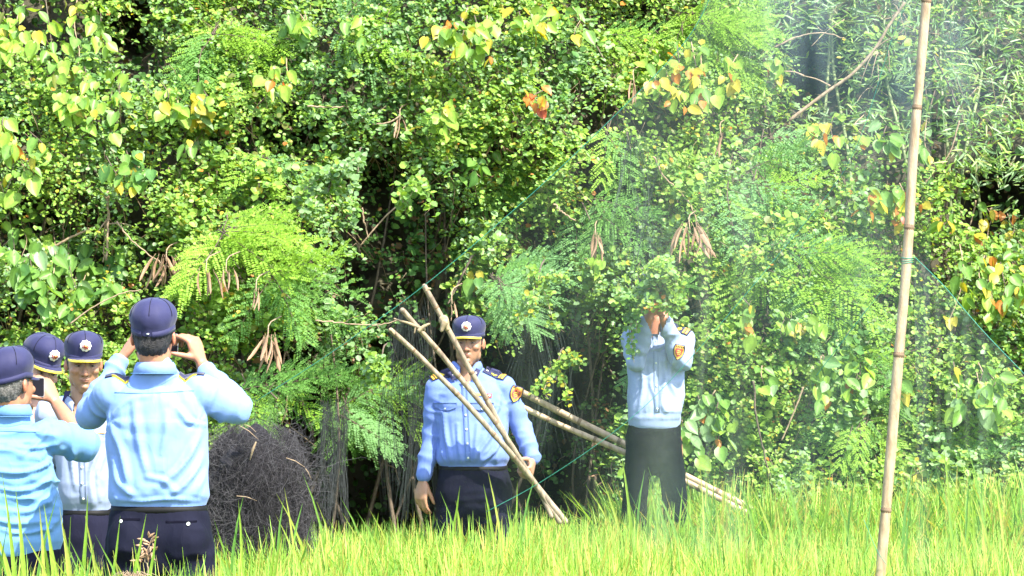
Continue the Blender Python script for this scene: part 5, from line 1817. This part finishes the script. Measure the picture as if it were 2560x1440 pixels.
# P5 uniform details
q = p5
M_tab = M_navy
front(q, 1160, 950, 1172, 1152)
def stripes(q, cx, cy, ang, flip=1):
    """shoulder board lying on the shoulder, seen from the front and above"""
    c = q['P'](cx, cy); a = math.radians(ang)
    ux = np.array([math.cos(a), 0, math.sin(a)]); uy = np.array([-math.sin(a), 0, math.cos(a)])
    dd = nrm(np.array([0, 1.0, -.55])); uy = nrm(uy - dd * np.dot(uy, dd)); ux = nrm(ux - dd * np.dot(ux, dd))
    bd = decal("epaulette", q['sb'], c, dd, ux, uy, rect(.115, .048, 5), [M_navy], q['shirt'], q['base'], nu=9, lift=.004, thick=.006)
    mb = MB()
    decal("x", q['sb'], c + ux * .030 * flip, dd, ux, uy, rect(.010, .044, 5), None, None, None, lift=.010, m=1, mb=mb)
    decal("x", q['sb'], c + ux * .046 * flip, dd, ux, uy, rect(.010, .044, 5), None, None, None, lift=.010, m=1, mb=mb)
    decal("x", q['sb'], c - ux * .004 * flip, dd, ux, uy, [.0155] * 18, None, None, None, kind='polar', lift=.010, m=0, mb=mb)
    decal("x", q['sb'], c - ux * .042 * flip, dd, ux, uy, [.006] * 10, None, None, None, kind='polar', lift=.010, m=2, mb=mb)
    add("shoulder_insignia", mb.mesh("shoulder_insignia", [M_yellow, M_orange, M_white], q['base'], smooth=False), q['shirt'])
stripes(q, 1238, 936, -24)
stripes(q, 1102, 938, 24, -1)
def patch(q, cx, cy, ang, s=1.0):
    c = q['P'](cx, cy); a = math.radians(ang)
    ux = np.array([math.cos(a), 0, math.sin(a)]) * s; uy = np.array([-math.sin(a), 0, math.cos(a)]) * s
    mb = MB()
    decal("x", q['sb'], c, IN, ux, uy, shield(.066, .084), None, None, None, m=0, mb=mb, lift=.003)
    decal("x", q['sb'], c, IN, ux, uy, shield(.056, .074), None, None, None, m=1, mb=mb, lift=.0055)
    decal("x", q['sb'], c - uy * .002, IN, ux, uy, shield(.042, .046), None, None, None, m=2, mb=mb, lift=.008)
    for k_, w_ in ((.006, .022), (-.003, .026), (-.012, .016)):
        decal("x", q['sb'], c + uy * k_, IN, ux, uy, rect(w_, .003, 2), None, None, None, m=1, mb=mb, lift=.0105)
    for k_ in (-.020, -.010, 0, .010, .020):     # dark letters along the top, too small to read
        decal("x", q['sb'], c + uy * .031 + ux * k_, IN, ux, uy, rect(.006, .008, 2), None, None, None, m=3, mb=mb, lift=.008, nu=2)
    add("arm_patch", mb.mesh("arm_patch", [M_navy, M_orange, M_red, M_belt], q['base'], smooth=False), q['shirt'])
patch(q, 1290, 985, -18)
for (cx, cy, a) in ((1190, 932, -30), (1131, 938, 30)):
    c = q['P'](cx, cy); a = math.radians(a)
    ux = np.array([math.cos(a), 0, math.sin(a)]); uy = np.array([-math.sin(a), 0, math.cos(a)])
    mb = MB()
    decal("x", q['sb'], c, IN, ux, uy, rect(.030, .046, 4), None, None, None, m=0, mb=mb, lift=.022)
    decal("x", q['sb'], c, IN, ux, uy, [.005 * (1 + .4 * math.cos(5 * 2 * np.pi * j / 20)) for j in range(20)], None, None, None, kind='polar', m=1, mb=mb, lift=.026)
    add("collar_tab", mb.mesh("collar_tab", [M_navy, M_white], q['base'], smooth=False), q['shirt'])
M_s5 = plain("pocket_flap", (.20, .34, .74), .7, .05, 20)
for cx in (1113, 1205):
    fl = [(v, -.060, .060) for v in (.014, .004)] + [(-.010, -.058, .058), (-.020, -.03, .03), (-.028, -.006, .006)]
    decal("pocket_flap", q['sb'], q['P'](cx, 1013), IN, X_, Z_, fl, [S5], q['shirt'], q['base'], lift=.004, thick=.005, nu=9)
    decal("pocket_button", q['sb'], q['P'](cx, 1021), IN, X_, Z_, [.005] * 10, [M_button], q['shirt'], q['base'], kind='polar', lift=.010)
decal("name_bar", q['sb'], q['P'](1200, 985), IN, X_, Z_, rect(.07, .013, 2), [M_gold], q['shirt'], q['base'], lift=.004)
mb = MB()
decal("x", q['sb'], q['P'](1224, 988), IN, X_, Z_, rect(.024, .020, 2), None, None, None, m=0, mb=mb, lift=.005)
decal("x", q['sb'], q['P'](1224, 988), IN, X_, Z_, [.005] * 10, None, None, None, kind='polar', m=1, mb=mb, lift=.009)
add("flag_pin", mb.mesh("flag_pin", [M_red, M_white], q['base'], smooth=False), q['shirt'])
# P6
q = p6
stripes(q, 1698, 832, -28)
patch(q, 1692, 880, -12, .95)
front(q, 1636, 835, 1640, 1030, 4)

# ------------------------------------------------------------------ poles held by the man
def wood_mat(name, c0, c1, rough=.6):
    m, nt, p, out = new_mat(name)
    tc = N(nt, "ShaderNodeTexCoord")
    nz = N(nt, "ShaderNodeTexNoise"); nz.inputs["Scale"].default_value = 14; nz.inputs["Detail"].default_value = 8
    mpn = N(nt, "ShaderNodeMapping"); mpn.inputs["Scale"].default_value = (3, 3, .8)
    nt.links.new(tc.outputs["Object"], mpn.inputs[0]); nt.links.new(mpn.outputs[0], nz.inputs["Vector"])
    rp = N(nt, "ShaderNodeValToRGB")
    rp.color_ramp.elements[0].color = (*c0, 1); rp.color_ramp.elements[1].color = (*c1, 1)
    rp.color_ramp.elements[0].position = .32; rp.color_ramp.elements[1].position = .62
    nt.links.new(nz.outputs["Fac"], rp.inputs[0]); nt.links.new(rp.outputs[0], p.inputs["Base Color"])
    n2 = N(nt, "ShaderNodeTexNoise"); n2.inputs["Scale"].default_value = 90; nt.links.new(mpn.outputs[0], n2.inputs["Vector"])
    b = N(nt, "ShaderNodeBump"); b.inputs["Strength"].default_value = .5; b.inputs["Distance"].default_value = .004
    nt.links.new(n2.outputs["Fac"], b.inputs["Height"]); nt.links.new(b.outputs[0], p.inputs["Normal"])
    p.inputs["Roughness"].default_value = rough
    return m
M_pole = wood_mat("peeled_pole", (.13, .095, .06), (.30, .235, .155))
M_bamboo = wood_mat("dry_bamboo", (.23, .155, .085), (.40, .30, .18), .45)
M_node = plain("bamboo_node", (.15, .10, .055), .7, .3, 60)
M_knot = plain("pole_knot", (.26, .20, .115), .8, .3, 60)

def pole(pts, r0, r1, lab, name="wooden_pole", cat="pole", mat=None, nodes=0, node_r=1.14, group=None, nub=()):
    P = [W(x, y, Y) for x, y, Y in pts]
    base = P[-1]
    root = thing(name, base, lab, cat, group)
    n = 90
    c = catmull(P, n)
    seed = len(lab)
    r = np.linspace(r0, r1, n) * (.86 if group else 1) * (1 + .10 * (vnoise(np.stack([np.arange(n) * .35, 0 * c[:, 0] + seed, 0 * c[:, 0]], 1), seed) - .5))
    mb = MB()
    V, F, T = loft(c, r, n=14)
    mb.put(V, F, 0); mb.F.setdefault(3, []).append(T); mb.M.setdefault(3, []).append(np.zeros(len(T))); mb.C.setdefault(3, []).append(np.ones((len(T), 3)))
    add("shaft", mb.mesh("shaft", [mat or M_pole], base), root)
    for t in (nodes if isinstance(nodes, (list, tuple)) else []):
        i = int(t * (n - 2)); a = c[i]; d = nrm(c[i + 1] - c[i]); rr = r[i]
        mb = MB()
        put_loft(mb, [a - d * rr * .55, a - d * rr * .2, a, a + d * rr * .25, a + d * rr * .6], np.array([1.0, 1.06, node_r, 1.04, .98]) * rr, n=16)
        add("node", mb.mesh("node", [M_node], base), root)
    for (x0, y0, x1, y1, Y, ra) in nub:
        mb = MB(); put_loft(mb, [W(x0, y0, Y), (W(x0, y0, Y) + W(x1, y1, Y)) / 2 + np.array([0, 0, .004]), W(x1, y1, Y)], [ra, ra * .8, ra * .5], n=8)
        add("side_stub", mb.mesh("side_stub", [M_knot], base), root)
    return root, c
def cp(x, y, Y): return (920 + x * .4584, 680 + y * .4584, Y)
HY = 16.37
G = "long poles held together by the man"
pole([cp(308, 78, 16.05), cp(425, 290, 16.10), cp(560, 540, 16.15), cp(660, 720, 16.2), cp(760, 920, 16.25), cp(858, 1090, HY), cp(930, 1180, 16.4), cp(1075, 1360, 16.4)], .0155, .019, "topmost of the three poles held by the man, with a swollen knot near its tip",
     group=G, nub=[(1109, 800, 1118, 822, 16.08, .026), (1112, 806, 1104, 826, 16.06, .018), (1066, 726, 1076, 722, 16.05, .010)], nodes=[.08, .3, .42, .6], node_r=1.08)
pole([cp(188, 208, 15.98), cp(300, 335, 16.05), cp(400, 450, 16.1), cp(520, 600, 16.15), cp(660, 770, 16.2), cp(770, 930, 16.24), cp(872, 1095, HY - .03), cp(960, 1230, 16.4), cp(1045, 1360, 16.4)], .0150, .018, "middle pole of the three held by the man, with forked side twigs near its tip",
     group=G, nub=[(1060, 824, 986, 797, 16.0, .009), (1048, 826, 1072, 810, 15.98, .011), (1040, 815, 1036, 832, 16.0, .007)], nodes=[.1, .22, .36, .55], node_r=1.08)
pole([cp(125, 318, 15.92), cp(260, 440, 16.0), cp(400, 580, 16.05), cp(540, 722, 16.1), cp(680, 880, 16.15), cp(765, 975, 16.18), cp(862, 1095, HY - .07), cp(940, 1200, 16.4), cp(1000, 1330, 16.4)], .0150, .018, "lowest of the three poles held by the man, plain with a cut end",
     group=G, nub=[(977, 825, 984, 834, 15.9, .012)], nodes=[.12, .34, .52, .68], node_r=1.08)
# fallen bamboo poles behind
pole([(1262, 958, 17.75), (1400, 1030, 17.72), (1545, 1102, 17.68), (1715, 1190, 17.62), (1885, 1275, 17.55)], .021, .023, "upper of the two thick bamboo poles leaning down behind the men towards the rice", name="bamboo_pole", mat=M_bamboo, nodes=[.12, .35, .52, .72, .88], group="fallen bamboo poles")
pole([(1280, 1005, 17.62), (1400, 1062, 17.62), (1545, 1124, 17.6), (1710, 1202, 17.55), (1870, 1284, 17.5)], .018, .021, "lower of the two thick bamboo poles leaning down behind the men, paler at its end", name="bamboo_pole", mat=M_bamboo, nodes=[.2, .42, .6, .82], group="fallen bamboo poles")
# upright net pole
UY = 14.0
upts = [(2328, -130), (2316, 0), (2299, 200), (2284, 370), (2268, 640), (2246, 900), (2222, 1190), (2204, 1400), (2190, 1560), (2180, 1700)]
root, uc = pole([(x, y, UY) for x, y in upts], .0195, .0245, "tall upright bamboo pole standing in the rice at the right, carrying the net", name="net_pole", mat=M_bamboo,
     nodes=[(i + 130) / 1830 for i in (98, 370, 655, 905, 1195)], node_r=1.16)

# ------------------------------------------------------------------ cords and nets
M_cord = plain("green_cord", (.035, .23, .15), .6, .3, 300)
def cord(pts, lab, r=.0017):
    P = [W(x, y, Y) for x, y, Y in pts]
    mb = MB(); c = catmull(P, 60)
    put_tube(mb, c, r, r, 6)
    base = P[0]
    thing("green_cord", base, lab, "cord", "green cords of the net", me=mb.mesh("green_cord", [M_cord], base))
    return c
cord([(1800, -60, 15.0), (1712, 105, 15.1), (1500, 325, 15.25), (1290, 520, 15.4), (1060, 714, 15.55), (830, 880, 15.75), (640, 1003, 15.95)], "longest green cord, running from the top down to the left through the hedge's middle")
cord([(2330, -110, 14.05), (2240, 70, 14.2), (2130, 390, 14.35), (1960, 620, 14.5), (1700, 925, 14.65), (1550, 1068, 14.75), (1360, 1200, 14.85), (1215, 1280, 14.9)], "green cord slanting down from the pole's top, across the pale shirted man's front", .0012)
cord([(2284, 640, 13.98), (2360, 715, 13.85), (2460, 830, 13.75), (2600, 975, 13.6)], "green cord tied to the upright pole and sloping down to the right edge", .0014)
cord([(2262, 655, 13.99), (2190, 745, 14.1), (2110, 848, 14.2), (2040, 940, 14.3)], "faint green cord running from the upright pole down to the left", .0014)
cord([(2160, 1300, 13.95), (2192, 1375, 13.95), (2216, 1412, 13.96)], "short pale cord end by the foot of the upright pole", .0012)
# knot on the pole
mb = MB()
for k_ in range(3):
    a = W(2268, 644 + 7 * k_, UY)
    th = np.linspace(0, 2 * np.pi, 20)
    put_tube(mb, np.stack([a[0] + .0235 * np.cos(th), a[1] + .0235 * np.sin(th), a[2] + .004 * np.sin(th * 1 + k_)], 1), .0018, .0018, 5)
base = W(2268, 650, UY)
thing("cord_knot", base, "green cord wound round the upright bamboo pole", "knot", me=mb.mesh("cord_knot", [M_cord], base))

def net_mat(name, dens, col, fades=(), tr=.35):
    m, nt, p, out = new_mat(name)
    nt.nodes.remove(p)
    tc = N(nt, "ShaderNodeTexCoord")
    df = N(nt, "ShaderNodeBsdfDiffuse"); df.inputs[0].default_value = (*col, 1)
    tl = N(nt, "ShaderNodeBsdfTranslucent"); tl.inputs[0].default_value = (*col, 1)
    mx = N(nt, "ShaderNodeMixShader"); mx.inputs[0].default_value = tr
    nt.links.new(df.outputs[0], mx.inputs[1]); nt.links.new(tl.outputs[0], mx.inputs[2])
    tp = N(nt, "ShaderNodeBsdfTransparent")
    # density: broad folds times fine threads
    n1 = N(nt, "ShaderNodeTexNoise"); n1.inputs["Scale"].default_value = 1.6; n1.inputs["Detail"].default_value = 4
    m1 = N(nt, "ShaderNodeMapping"); m1.inputs["Scale"].default_value = (1.3, 1, .7)
    nt.links.new(tc.outputs["Object"], m1.inputs[0]); nt.links.new(m1.outputs[0], n1.inputs["Vector"])
    r1 = N(nt, "ShaderNodeMapRange"); r1.inputs["From Min"].default_value = .3; r1.inputs["From Max"].default_value = .72
    r1.inputs["To Min"].default_value = dens * .4; r1.inputs["To Max"].default_value = dens * 2.2
    nt.links.new(n1.outputs["Fac"], r1.inputs["Value"])
    n2 = N(nt, "ShaderNodeTexNoise"); n2.inputs["Scale"].default_value = 95; n2.inputs["Detail"].default_value = 2
    nt.links.new(tc.outputs["Object"], n2.inputs["Vector"])
    r2 = N(nt, "ShaderNodeMapRange"); r2.inputs["From Min"].default_value = .35; r2.inputs["From Max"].default_value = .65
    r2.inputs["To Min"].default_value = .85; r2.inputs["To Max"].default_value = 1.15
    nt.links.new(n2.outputs["Fac"], r2.inputs["Value"])
    mu = N(nt, "ShaderNodeMath", operation='MULTIPLY'); nt.links.new(r1.outputs[0], mu.inputs[0]); nt.links.new(r2.outputs[0], mu.inputs[1])
    sx = N(nt, "ShaderNodeSeparateXYZ"); nt.links.new(tc.outputs["Generated"], sx.inputs[0])
    prev = mu
    for ax_, lo, hi in fades:          # haze thins towards the low end of each axis
        r3 = N(nt, "ShaderNodeMapRange"); r3.interpolation_type = 'SMOOTHSTEP'
        r3.inputs["From Min"].default_value = lo; r3.inputs["From Max"].default_value = hi
        nt.links.new(sx.outputs[ax_], r3.inputs["Value"])
        m3 = N(nt, "ShaderNodeMath", operation='MULTIPLY'); nt.links.new(prev.outputs[0], m3.inputs[0]); nt.links.new(r3.outputs[0], m3.inputs[1])
        prev = m3
    mu = prev
    mix = N(nt, "ShaderNodeMixShader")
    nt.links.new(mu.outputs[0], mix.inputs[0]); nt.links.new(tp.outputs[0], mix.inputs[1]); nt.links.new(mx.outputs[0], mix.inputs[2])
    nt.links.new(mix.outputs[0], out.inputs["Surface"])
    return m
M_net = net_mat("fine_net", NET_D, (.36, .46, .39), [(0, .22, .85)])  # pale colour puts the sunlit haze of black threads into the sheet
M_haze = net_mat("blue_haze_sheet", .11, (.26, .36, .42), [(2, .05, .5), (0, .0, .12)])
M_net2 = net_mat("fine_net_right", NET_D * .8, (.36, .46, .39), [(2, 0, .2)])

def net(name, top, zbot, lab, mat, rip=.04, nv=26, group="fine nets hung from cords"):
    c = catmull([W(x, y, Y) for x, y, Y in top], 70)
    V = []
    for i, p in enumerate(c):
        for j in range(nv):
            t = j / (nv - 1)
            z = p[2] + (zbot - p[2]) * t
            V.append((p[0] + rip * .5 * math.sin(i * .5 + 3 * t) * t, p[1] + rip * math.sin(i * .9 + 2 * t) * t ** .7 - .12 * t * (1 - t), z))
    n = len(c)
    F = [(i * nv + j, i * nv + j + 1, (i + 1) * nv + j + 1, (i + 1) * nv + j) for i in range(n - 1) for j in range(nv - 1)]
    base = c[0]
    return thing(name, base, lab, "net", group, me=mesh_np(name, np.array(V) - base, np.array(F), [mat], smooth=True))
net("net", [(2328, -130, 14.03), (2000, -150, 14.7), (1800, -60, 15.0), (1712, 105, 15.1), (1500, 325, 15.25), (1290, 520, 15.4), (1060, 714, 15.55), (830, 880, 15.75), (640, 1003, 15.95)][::-1], .45,
    "large fine net hazing the hedge from the black net heap to the upright pole", M_net)
net("net", [(2800, -300, 17.4), (2500, -280, 17.3), (2200, -270, 17.2), (1980, -200, 17.15), (1835, -120, 17.1)], 2.3,
    "added bluish haze sheet over the bamboo leaves in the upper right corner", M_haze)  # sheet added to imitate bluish haze, built like the nets
net("net", [(2284, 640, 13.96), (2360, 715, 13.83), (2460, 830, 13.73), (2600, 975, 13.58), (2760, 1100, 13.4)], .45,
    "fine net hanging right of the upright pole under its sloping green cord", M_net2)

# ------------------------------------------------------------------ black net heap and hanging netting (real threads)
def ribbon_threads(paths, w, cols):
    """paths (n,k,3): thin crossed ribbons"""
    n, k, _ = paths.shape
    T = np.gradient(paths, axis=1)
    T /= np.linalg.norm(T, axis=2, keepdims=True) + 1e-9
    S = np.cross(T, np.array([0, -1.0, .25])); S /= np.linalg.norm(S, axis=2, keepdims=True) + 1e-9
    w = np.asarray(w).reshape(-1, 1, 1)
    A = paths - S * w; B = paths + S * w
    V = np.stack([A, B], 2).reshape(-1, 3)
    i = np.arange(n)[:, None] * (2 * k) + np.arange(k - 1)[None] * 2
    F = np.stack([i, i + 1, i + 3, i + 2], 2).reshape(-1, 4)
    return V, F, np.repeat(cols, k - 1, 0)
M_thread = leaf_mat("net_thread", .0, .7, .1)
M_heap = plain("heap_core", (.012, .011, .014), .9, .4, 30, bump=.8, bscale=60)
HC = W(640, 1215, 15.55)
base = np.array([HC[0], HC[1], .05])
hr = np.array([.238, .22, .29])
mb = MB()
put_ell(mb, HC + np.array([-.03, 0, .0]), hr * [.85, .93, .96], nu=40, nv=26)
put_ell(mb, HC + np.array([.085, .02, -.10]), hr * [.62, .9, .78], nu=40, nv=26)
put_ell(mb, HC + np.array([.03, 0, -.22]), hr * .96, nu=40, nv=26)
put_ell(mb, HC + np.array([.02, 0, -.42]), hr * [1.0, 1.0, .9], nu=40, nv=26)
hm = remeshed("core", mb, .012, 4, .5, [M_heap])
V = get_co(hm); Nn = get_no(hm)
V = V + Nn * ((fbm(V * 9, 3, 3) - .5) * .15)[:, None]
set_co(hm, V - base)
root = thing("net_heap", base, "black bundled net, a soft fuzzy heap standing right of the tallest man", "net heap")
add("core", hm, root)
hb = bvh_of(hm, base)
n, k = 9500, 8
P = np.zeros((n, k, 3))
zc = HC[2]
for i in range(n):
    z = RNG.uniform(.30, zc + .30)
    th = RNG.uniform(math.pi * .95, math.pi * 2.05)
    t = np.linspace(0, 1, k)
    dth = RNG.normal(0, .8); dz = RNG.normal(-.26, .14)
    a = th + dth * t; zz = z + dz * t + RNG.normal(0, .015, k).cumsum() * .5
    u = np.clip((zz - zc) / .32, -10, 1)
    rr = np.where(u > 0, np.sqrt(np.clip(1 - u ** 2, 0.001, 1)), 1.0) * (1.0 + RNG.uniform(-.04, .11))
    rr = rr * (1 + .06 * np.sin(a * 3 + zz * 6)) * (1 + RNG.normal(0, .02, k).cumsum())
    P[i, :, 0] = HC[0] + hr[0] * rr * np.cos(a); P[i, :, 1] = HC[1] + hr[1] * rr * np.sin(a); P[i, :, 2] = zz
lum = RNG.uniform(.015, .16, (n, 1)) ** 1.4 * .62
V, F, C = ribbon_threads(P, RNG.uniform(.00025, .0006, n), lum * np.array([1.0, .93, 1.02]))
o = add("threads", mesh_np("threads", V - base, F, [M_thread], C), root); o["kind"] = "stuff"
# loose fuzz
n = 4200
P = np.zeros((n, 5, 3))
for i in range(n):
    a = RNG.uniform(math.pi, 2 * math.pi); z = RNG.uniform(.4, zc + .24)
    u = max(0, (z - zc) / .32); r = math.sqrt(max(.01, 1 - u * u))
    o0 = HC + np.array([hr[0] * r * math.cos(a), hr[1] * r * math.sin(a), z - zc])
    P[i] = o0 + (RNG.normal(0, .032, (5, 3)).cumsum(0)) * np.array([1, .6, 1])
V, F, C = ribbon_threads(P, np.full(n, .0004), RNG.uniform(.02, .10, (n, 1)) * np.array([1, .96, 1.0]))
o = add("loose_threads", mesh_np("loose_threads", V - base, F, [M_thread], C), root); o["kind"] = "stuff"
for (x0, y0, x1, y1) in ((600, 1065, 645, 1098), (612, 1062, 640, 1080), (592, 1240, 642, 1252), (716, 1145, 762, 1168), (764, 1172, 778, 1198), (640, 1105, 625, 1150)):
    mb = MB(); a = W(x0, y0, 15.28); b2 = W(x1, y1, 15.30)
    put_loft(mb, [a, (a + b2) / 2 + np.array([0, -.01, .008]), b2], [.0035, .0065, .002], [.002, .002, .001], n=6)
    add("straw", mb.mesh("straw", [M_twig], base), root)

def hanging(name, px0, px1, py0, py1, Y, n, lab, lum=(.05, .22), sway=.02, conv=0.0, tint=(.95, 1.05, 1.0)):
    k = 14
    P = np.zeros((n, k, 3))
    t = np.linspace(0, 1, k)
    for i in range(n):
        u = RNG.random()
        x = px0 + (px1 - px0) * u
        top = py0 + RNG.uniform(-15, 40); bot = py1 + RNG.uniform(-120, 10)
        xc = (px0 + px1) / 2
        p0 = W(x, top, Y + RNG.normal(0, .05)); p1 = W(x + (x - xc) * conv + RNG.normal(0, 6), bot, Y + RNG.normal(0, .05))
        P[i] = p0 + (p1 - p0) * t[:, None]
        P[i, :, 0] += sway * np.sin(t * 7 + u * 8) * .5 + RNG.normal(0, .006, k).cumsum() * .5
        P[i, :, 1] += sway * np.cos(t * 5 + u * 11)
    base = W((px0 + px1) / 2, py0, Y)
    c = RNG.uniform(*lum, (n, 1)) * np.array(tint)
    V, F, C = ribbon_threads(P, RNG.uniform(.0003, .0007, n), c)
    o = thing(name, base, lab, "netting", "old netting hanging from the hedge", me=mesh_np(name, V - base, F, [M_thread], C))
hanging("hanging_net", 798, 868, 1010, 1330, 17.2, 200, "narrow grey curtain of old netting falling behind the rice, right of the black heap", (.01, .06), conv=-.05)
hanging("hanging_net", 965, 1085, 760, 1310, 17.9, 150, "old netting draped in the dark hollow left of the man holding poles", (.008, .045), .04, conv=.15, tint=(.85, 1.05, .95))
hanging("hanging_net", 1280, 1440, 780, 1180, 18.1, 90, "thin netting veil in the shaded hollow right of the man holding poles", (.01, .06), .06, conv=.2, tint=(.8, 1.05, .9))
hanging("hanging_net", 1540, 1640, 330, 760, 17.3, 40, "thin grey netting veil hanging above the pale shirted man", (.02, .08), .06, conv=.1, tint=(.85, 1.05, .95))

# ------------------------------------------------------------------ tall rice plants and weeds in front
TT = [(60, [1180, 1220, 1240, 1260, 1300], 11.6), (110, [1210, 1240, 1290], 11.5), (20, [1250, 1290, 1310, 1340], 11.4), (165, [1260, 1285, 1300, 1320], 11.5),
      (190, [1265, 1270, 1330], 11.3), (225, [1300, 1340, 1360], 11.2), (295, [1285, 1345, 1390], 11.4), (335, [1330, 1370, 1400], 11.3), (455, [1370, 1385, 1400, 1410], 11.3),
      (520, [1305, 1400], 11.3), (545, [1290, 1300, 1340], 12.9), (590, [1240, 1250, 1310], 14.0), (385, [1350, 1375, 1400], 11.2), (250, [1330, 1360, 1385], 11.2), (575, [1270, 1320], 12.6),
      (740, [1215, 1250, 1260, 1290], 14.8), (800, [1180, 1240, 1290], 15.2), (860, [1265, 1280], 15.6), (925, [1240, 1300], 15.6), (965, [1270, 1290], 15.4), (1035, [1210, 1280], 15.9), (1150, [1230, 1250, 1270], 16.1),
      (1240, [1200, 1210, 1255], 15.8), (1295, [1175, 1190, 1260], 15.7), (1430, [1240, 1270], 16.0), (1570, [1130, 1180, 1210, 1240], 16.6), (1600, [1175, 1210, 1240], 16.7), (1650, [1170, 1190, 1230], 16.6),
      (1700, [1215, 1235], 16.5), (1740, [1150, 1200, 1220], 16.4), (1780, [1210, 1240], 16.2), (1880, [1170, 1220], 16.5), (1950, [1200, 1230], 16.2), (2025, [1100, 1140, 1200], 16.4), (2110, [1160, 1210], 16.4),
      (2170, [1180, 1220], 16.2), (2280, [1150, 1200], 16.3), (2365, [1120, 1160, 1200], 16.2), (2430, [1100, 1170, 1210], 16.3), (2520, [1160, 1200], 16.0), (2300, [1250, 1270], 14.5), (2450, [1240, 1260], 14.2)]
ORD = ['first', 'second', 'third', 'fourth', 'fifth', 'sixth', 'seventh', 'eighth']
SEEN_T = {}
for (x, ys_, Y) in sorted(TT):
    side = "at the left edge" if x < 130 else "before the group of capped men" if x < 260 else "in front of the tallest man's trousers" if x < 530 else "by the black net heap" if x < 780 else \
           "in front of the dark hollow" if x < 1060 else "before the man holding poles" if x < 1330 else "between the two men at the hedge" if x < 1540 else "before the pale shirted man's legs" if x < 1760 else \
           "by the ends of the fallen bamboo" if x < 1990 else "left of the upright bamboo pole" if x < 2230 else "right of the upright bamboo pole"
    SEEN_T[side] = SEEN_T.get(side, -1) + 1
    tall_tuft(x, ys_, Y, ORD[SEEN_T[side]] + " from the left of the tall rice tufts " + side, 22, 1.0 if Y > 12 else 1.15)

# dry seed-headed weed before the trousers
c = W(365, 1440, 11.45); c[2] = GROUND_Z
root = thing("dry_weed", c, "dry brown weed with clustered seed heads before the tallest man's trousers", "weed")
mb = MB()
st = catmull([c, W(372, 1470, 11.45), W(362, 1400, 11.45), W(380, 1345, 11.45)], 20)
put_tube(mb, st, .003, .0018, 6)
add("stalk", mb.mesh("stalk", [M_twig], c), root)
for i in range(34):
    t = RNG.uniform(.62, 1); p = st[int(t * 19)]
    d = nrm([RNG.normal(0, 1), -.3, RNG.normal(.3, .7)])
    mb = MB(); L = RNG.uniform(.012, .03)
    a = p + d * .004 + np.array([RNG.normal(0, .014), 0, RNG.normal(0, .012)])
    put_loft(mb, [a, a + d * L * .5, a + d * L], [.002, .0055, .0015], n=6)
    add("seed_head", mb.mesh("seed_head", [M_pod], c), root)
c = W(335, 1440, 11.1); c[2] = GROUND_Z
root = thing("dry_weed", c, "curled tuft of dead straw at the bottom, before the tallest man's legs", "weed")
for i in range(46):
    mb = MB()
    a = W(335 + RNG.normal(0, 12), 1480, 11.1 + RNG.normal(0, .03)); h = RNG.uniform(.03, .065); w = RNG.uniform(-.08, .08)
    put_tube(mb, catmull([a * [1, 1, 0] + np.array([0, 0, .05]), a, a + np.array([w * .5, 0, h]), a + np.array([w, 0, h * .9]), a + np.array([w * 1.5, -.01, h * .4])], 14), .0016, .0007, 4)
    add("straw", mb.mesh("straw", [M_twig], c), root)
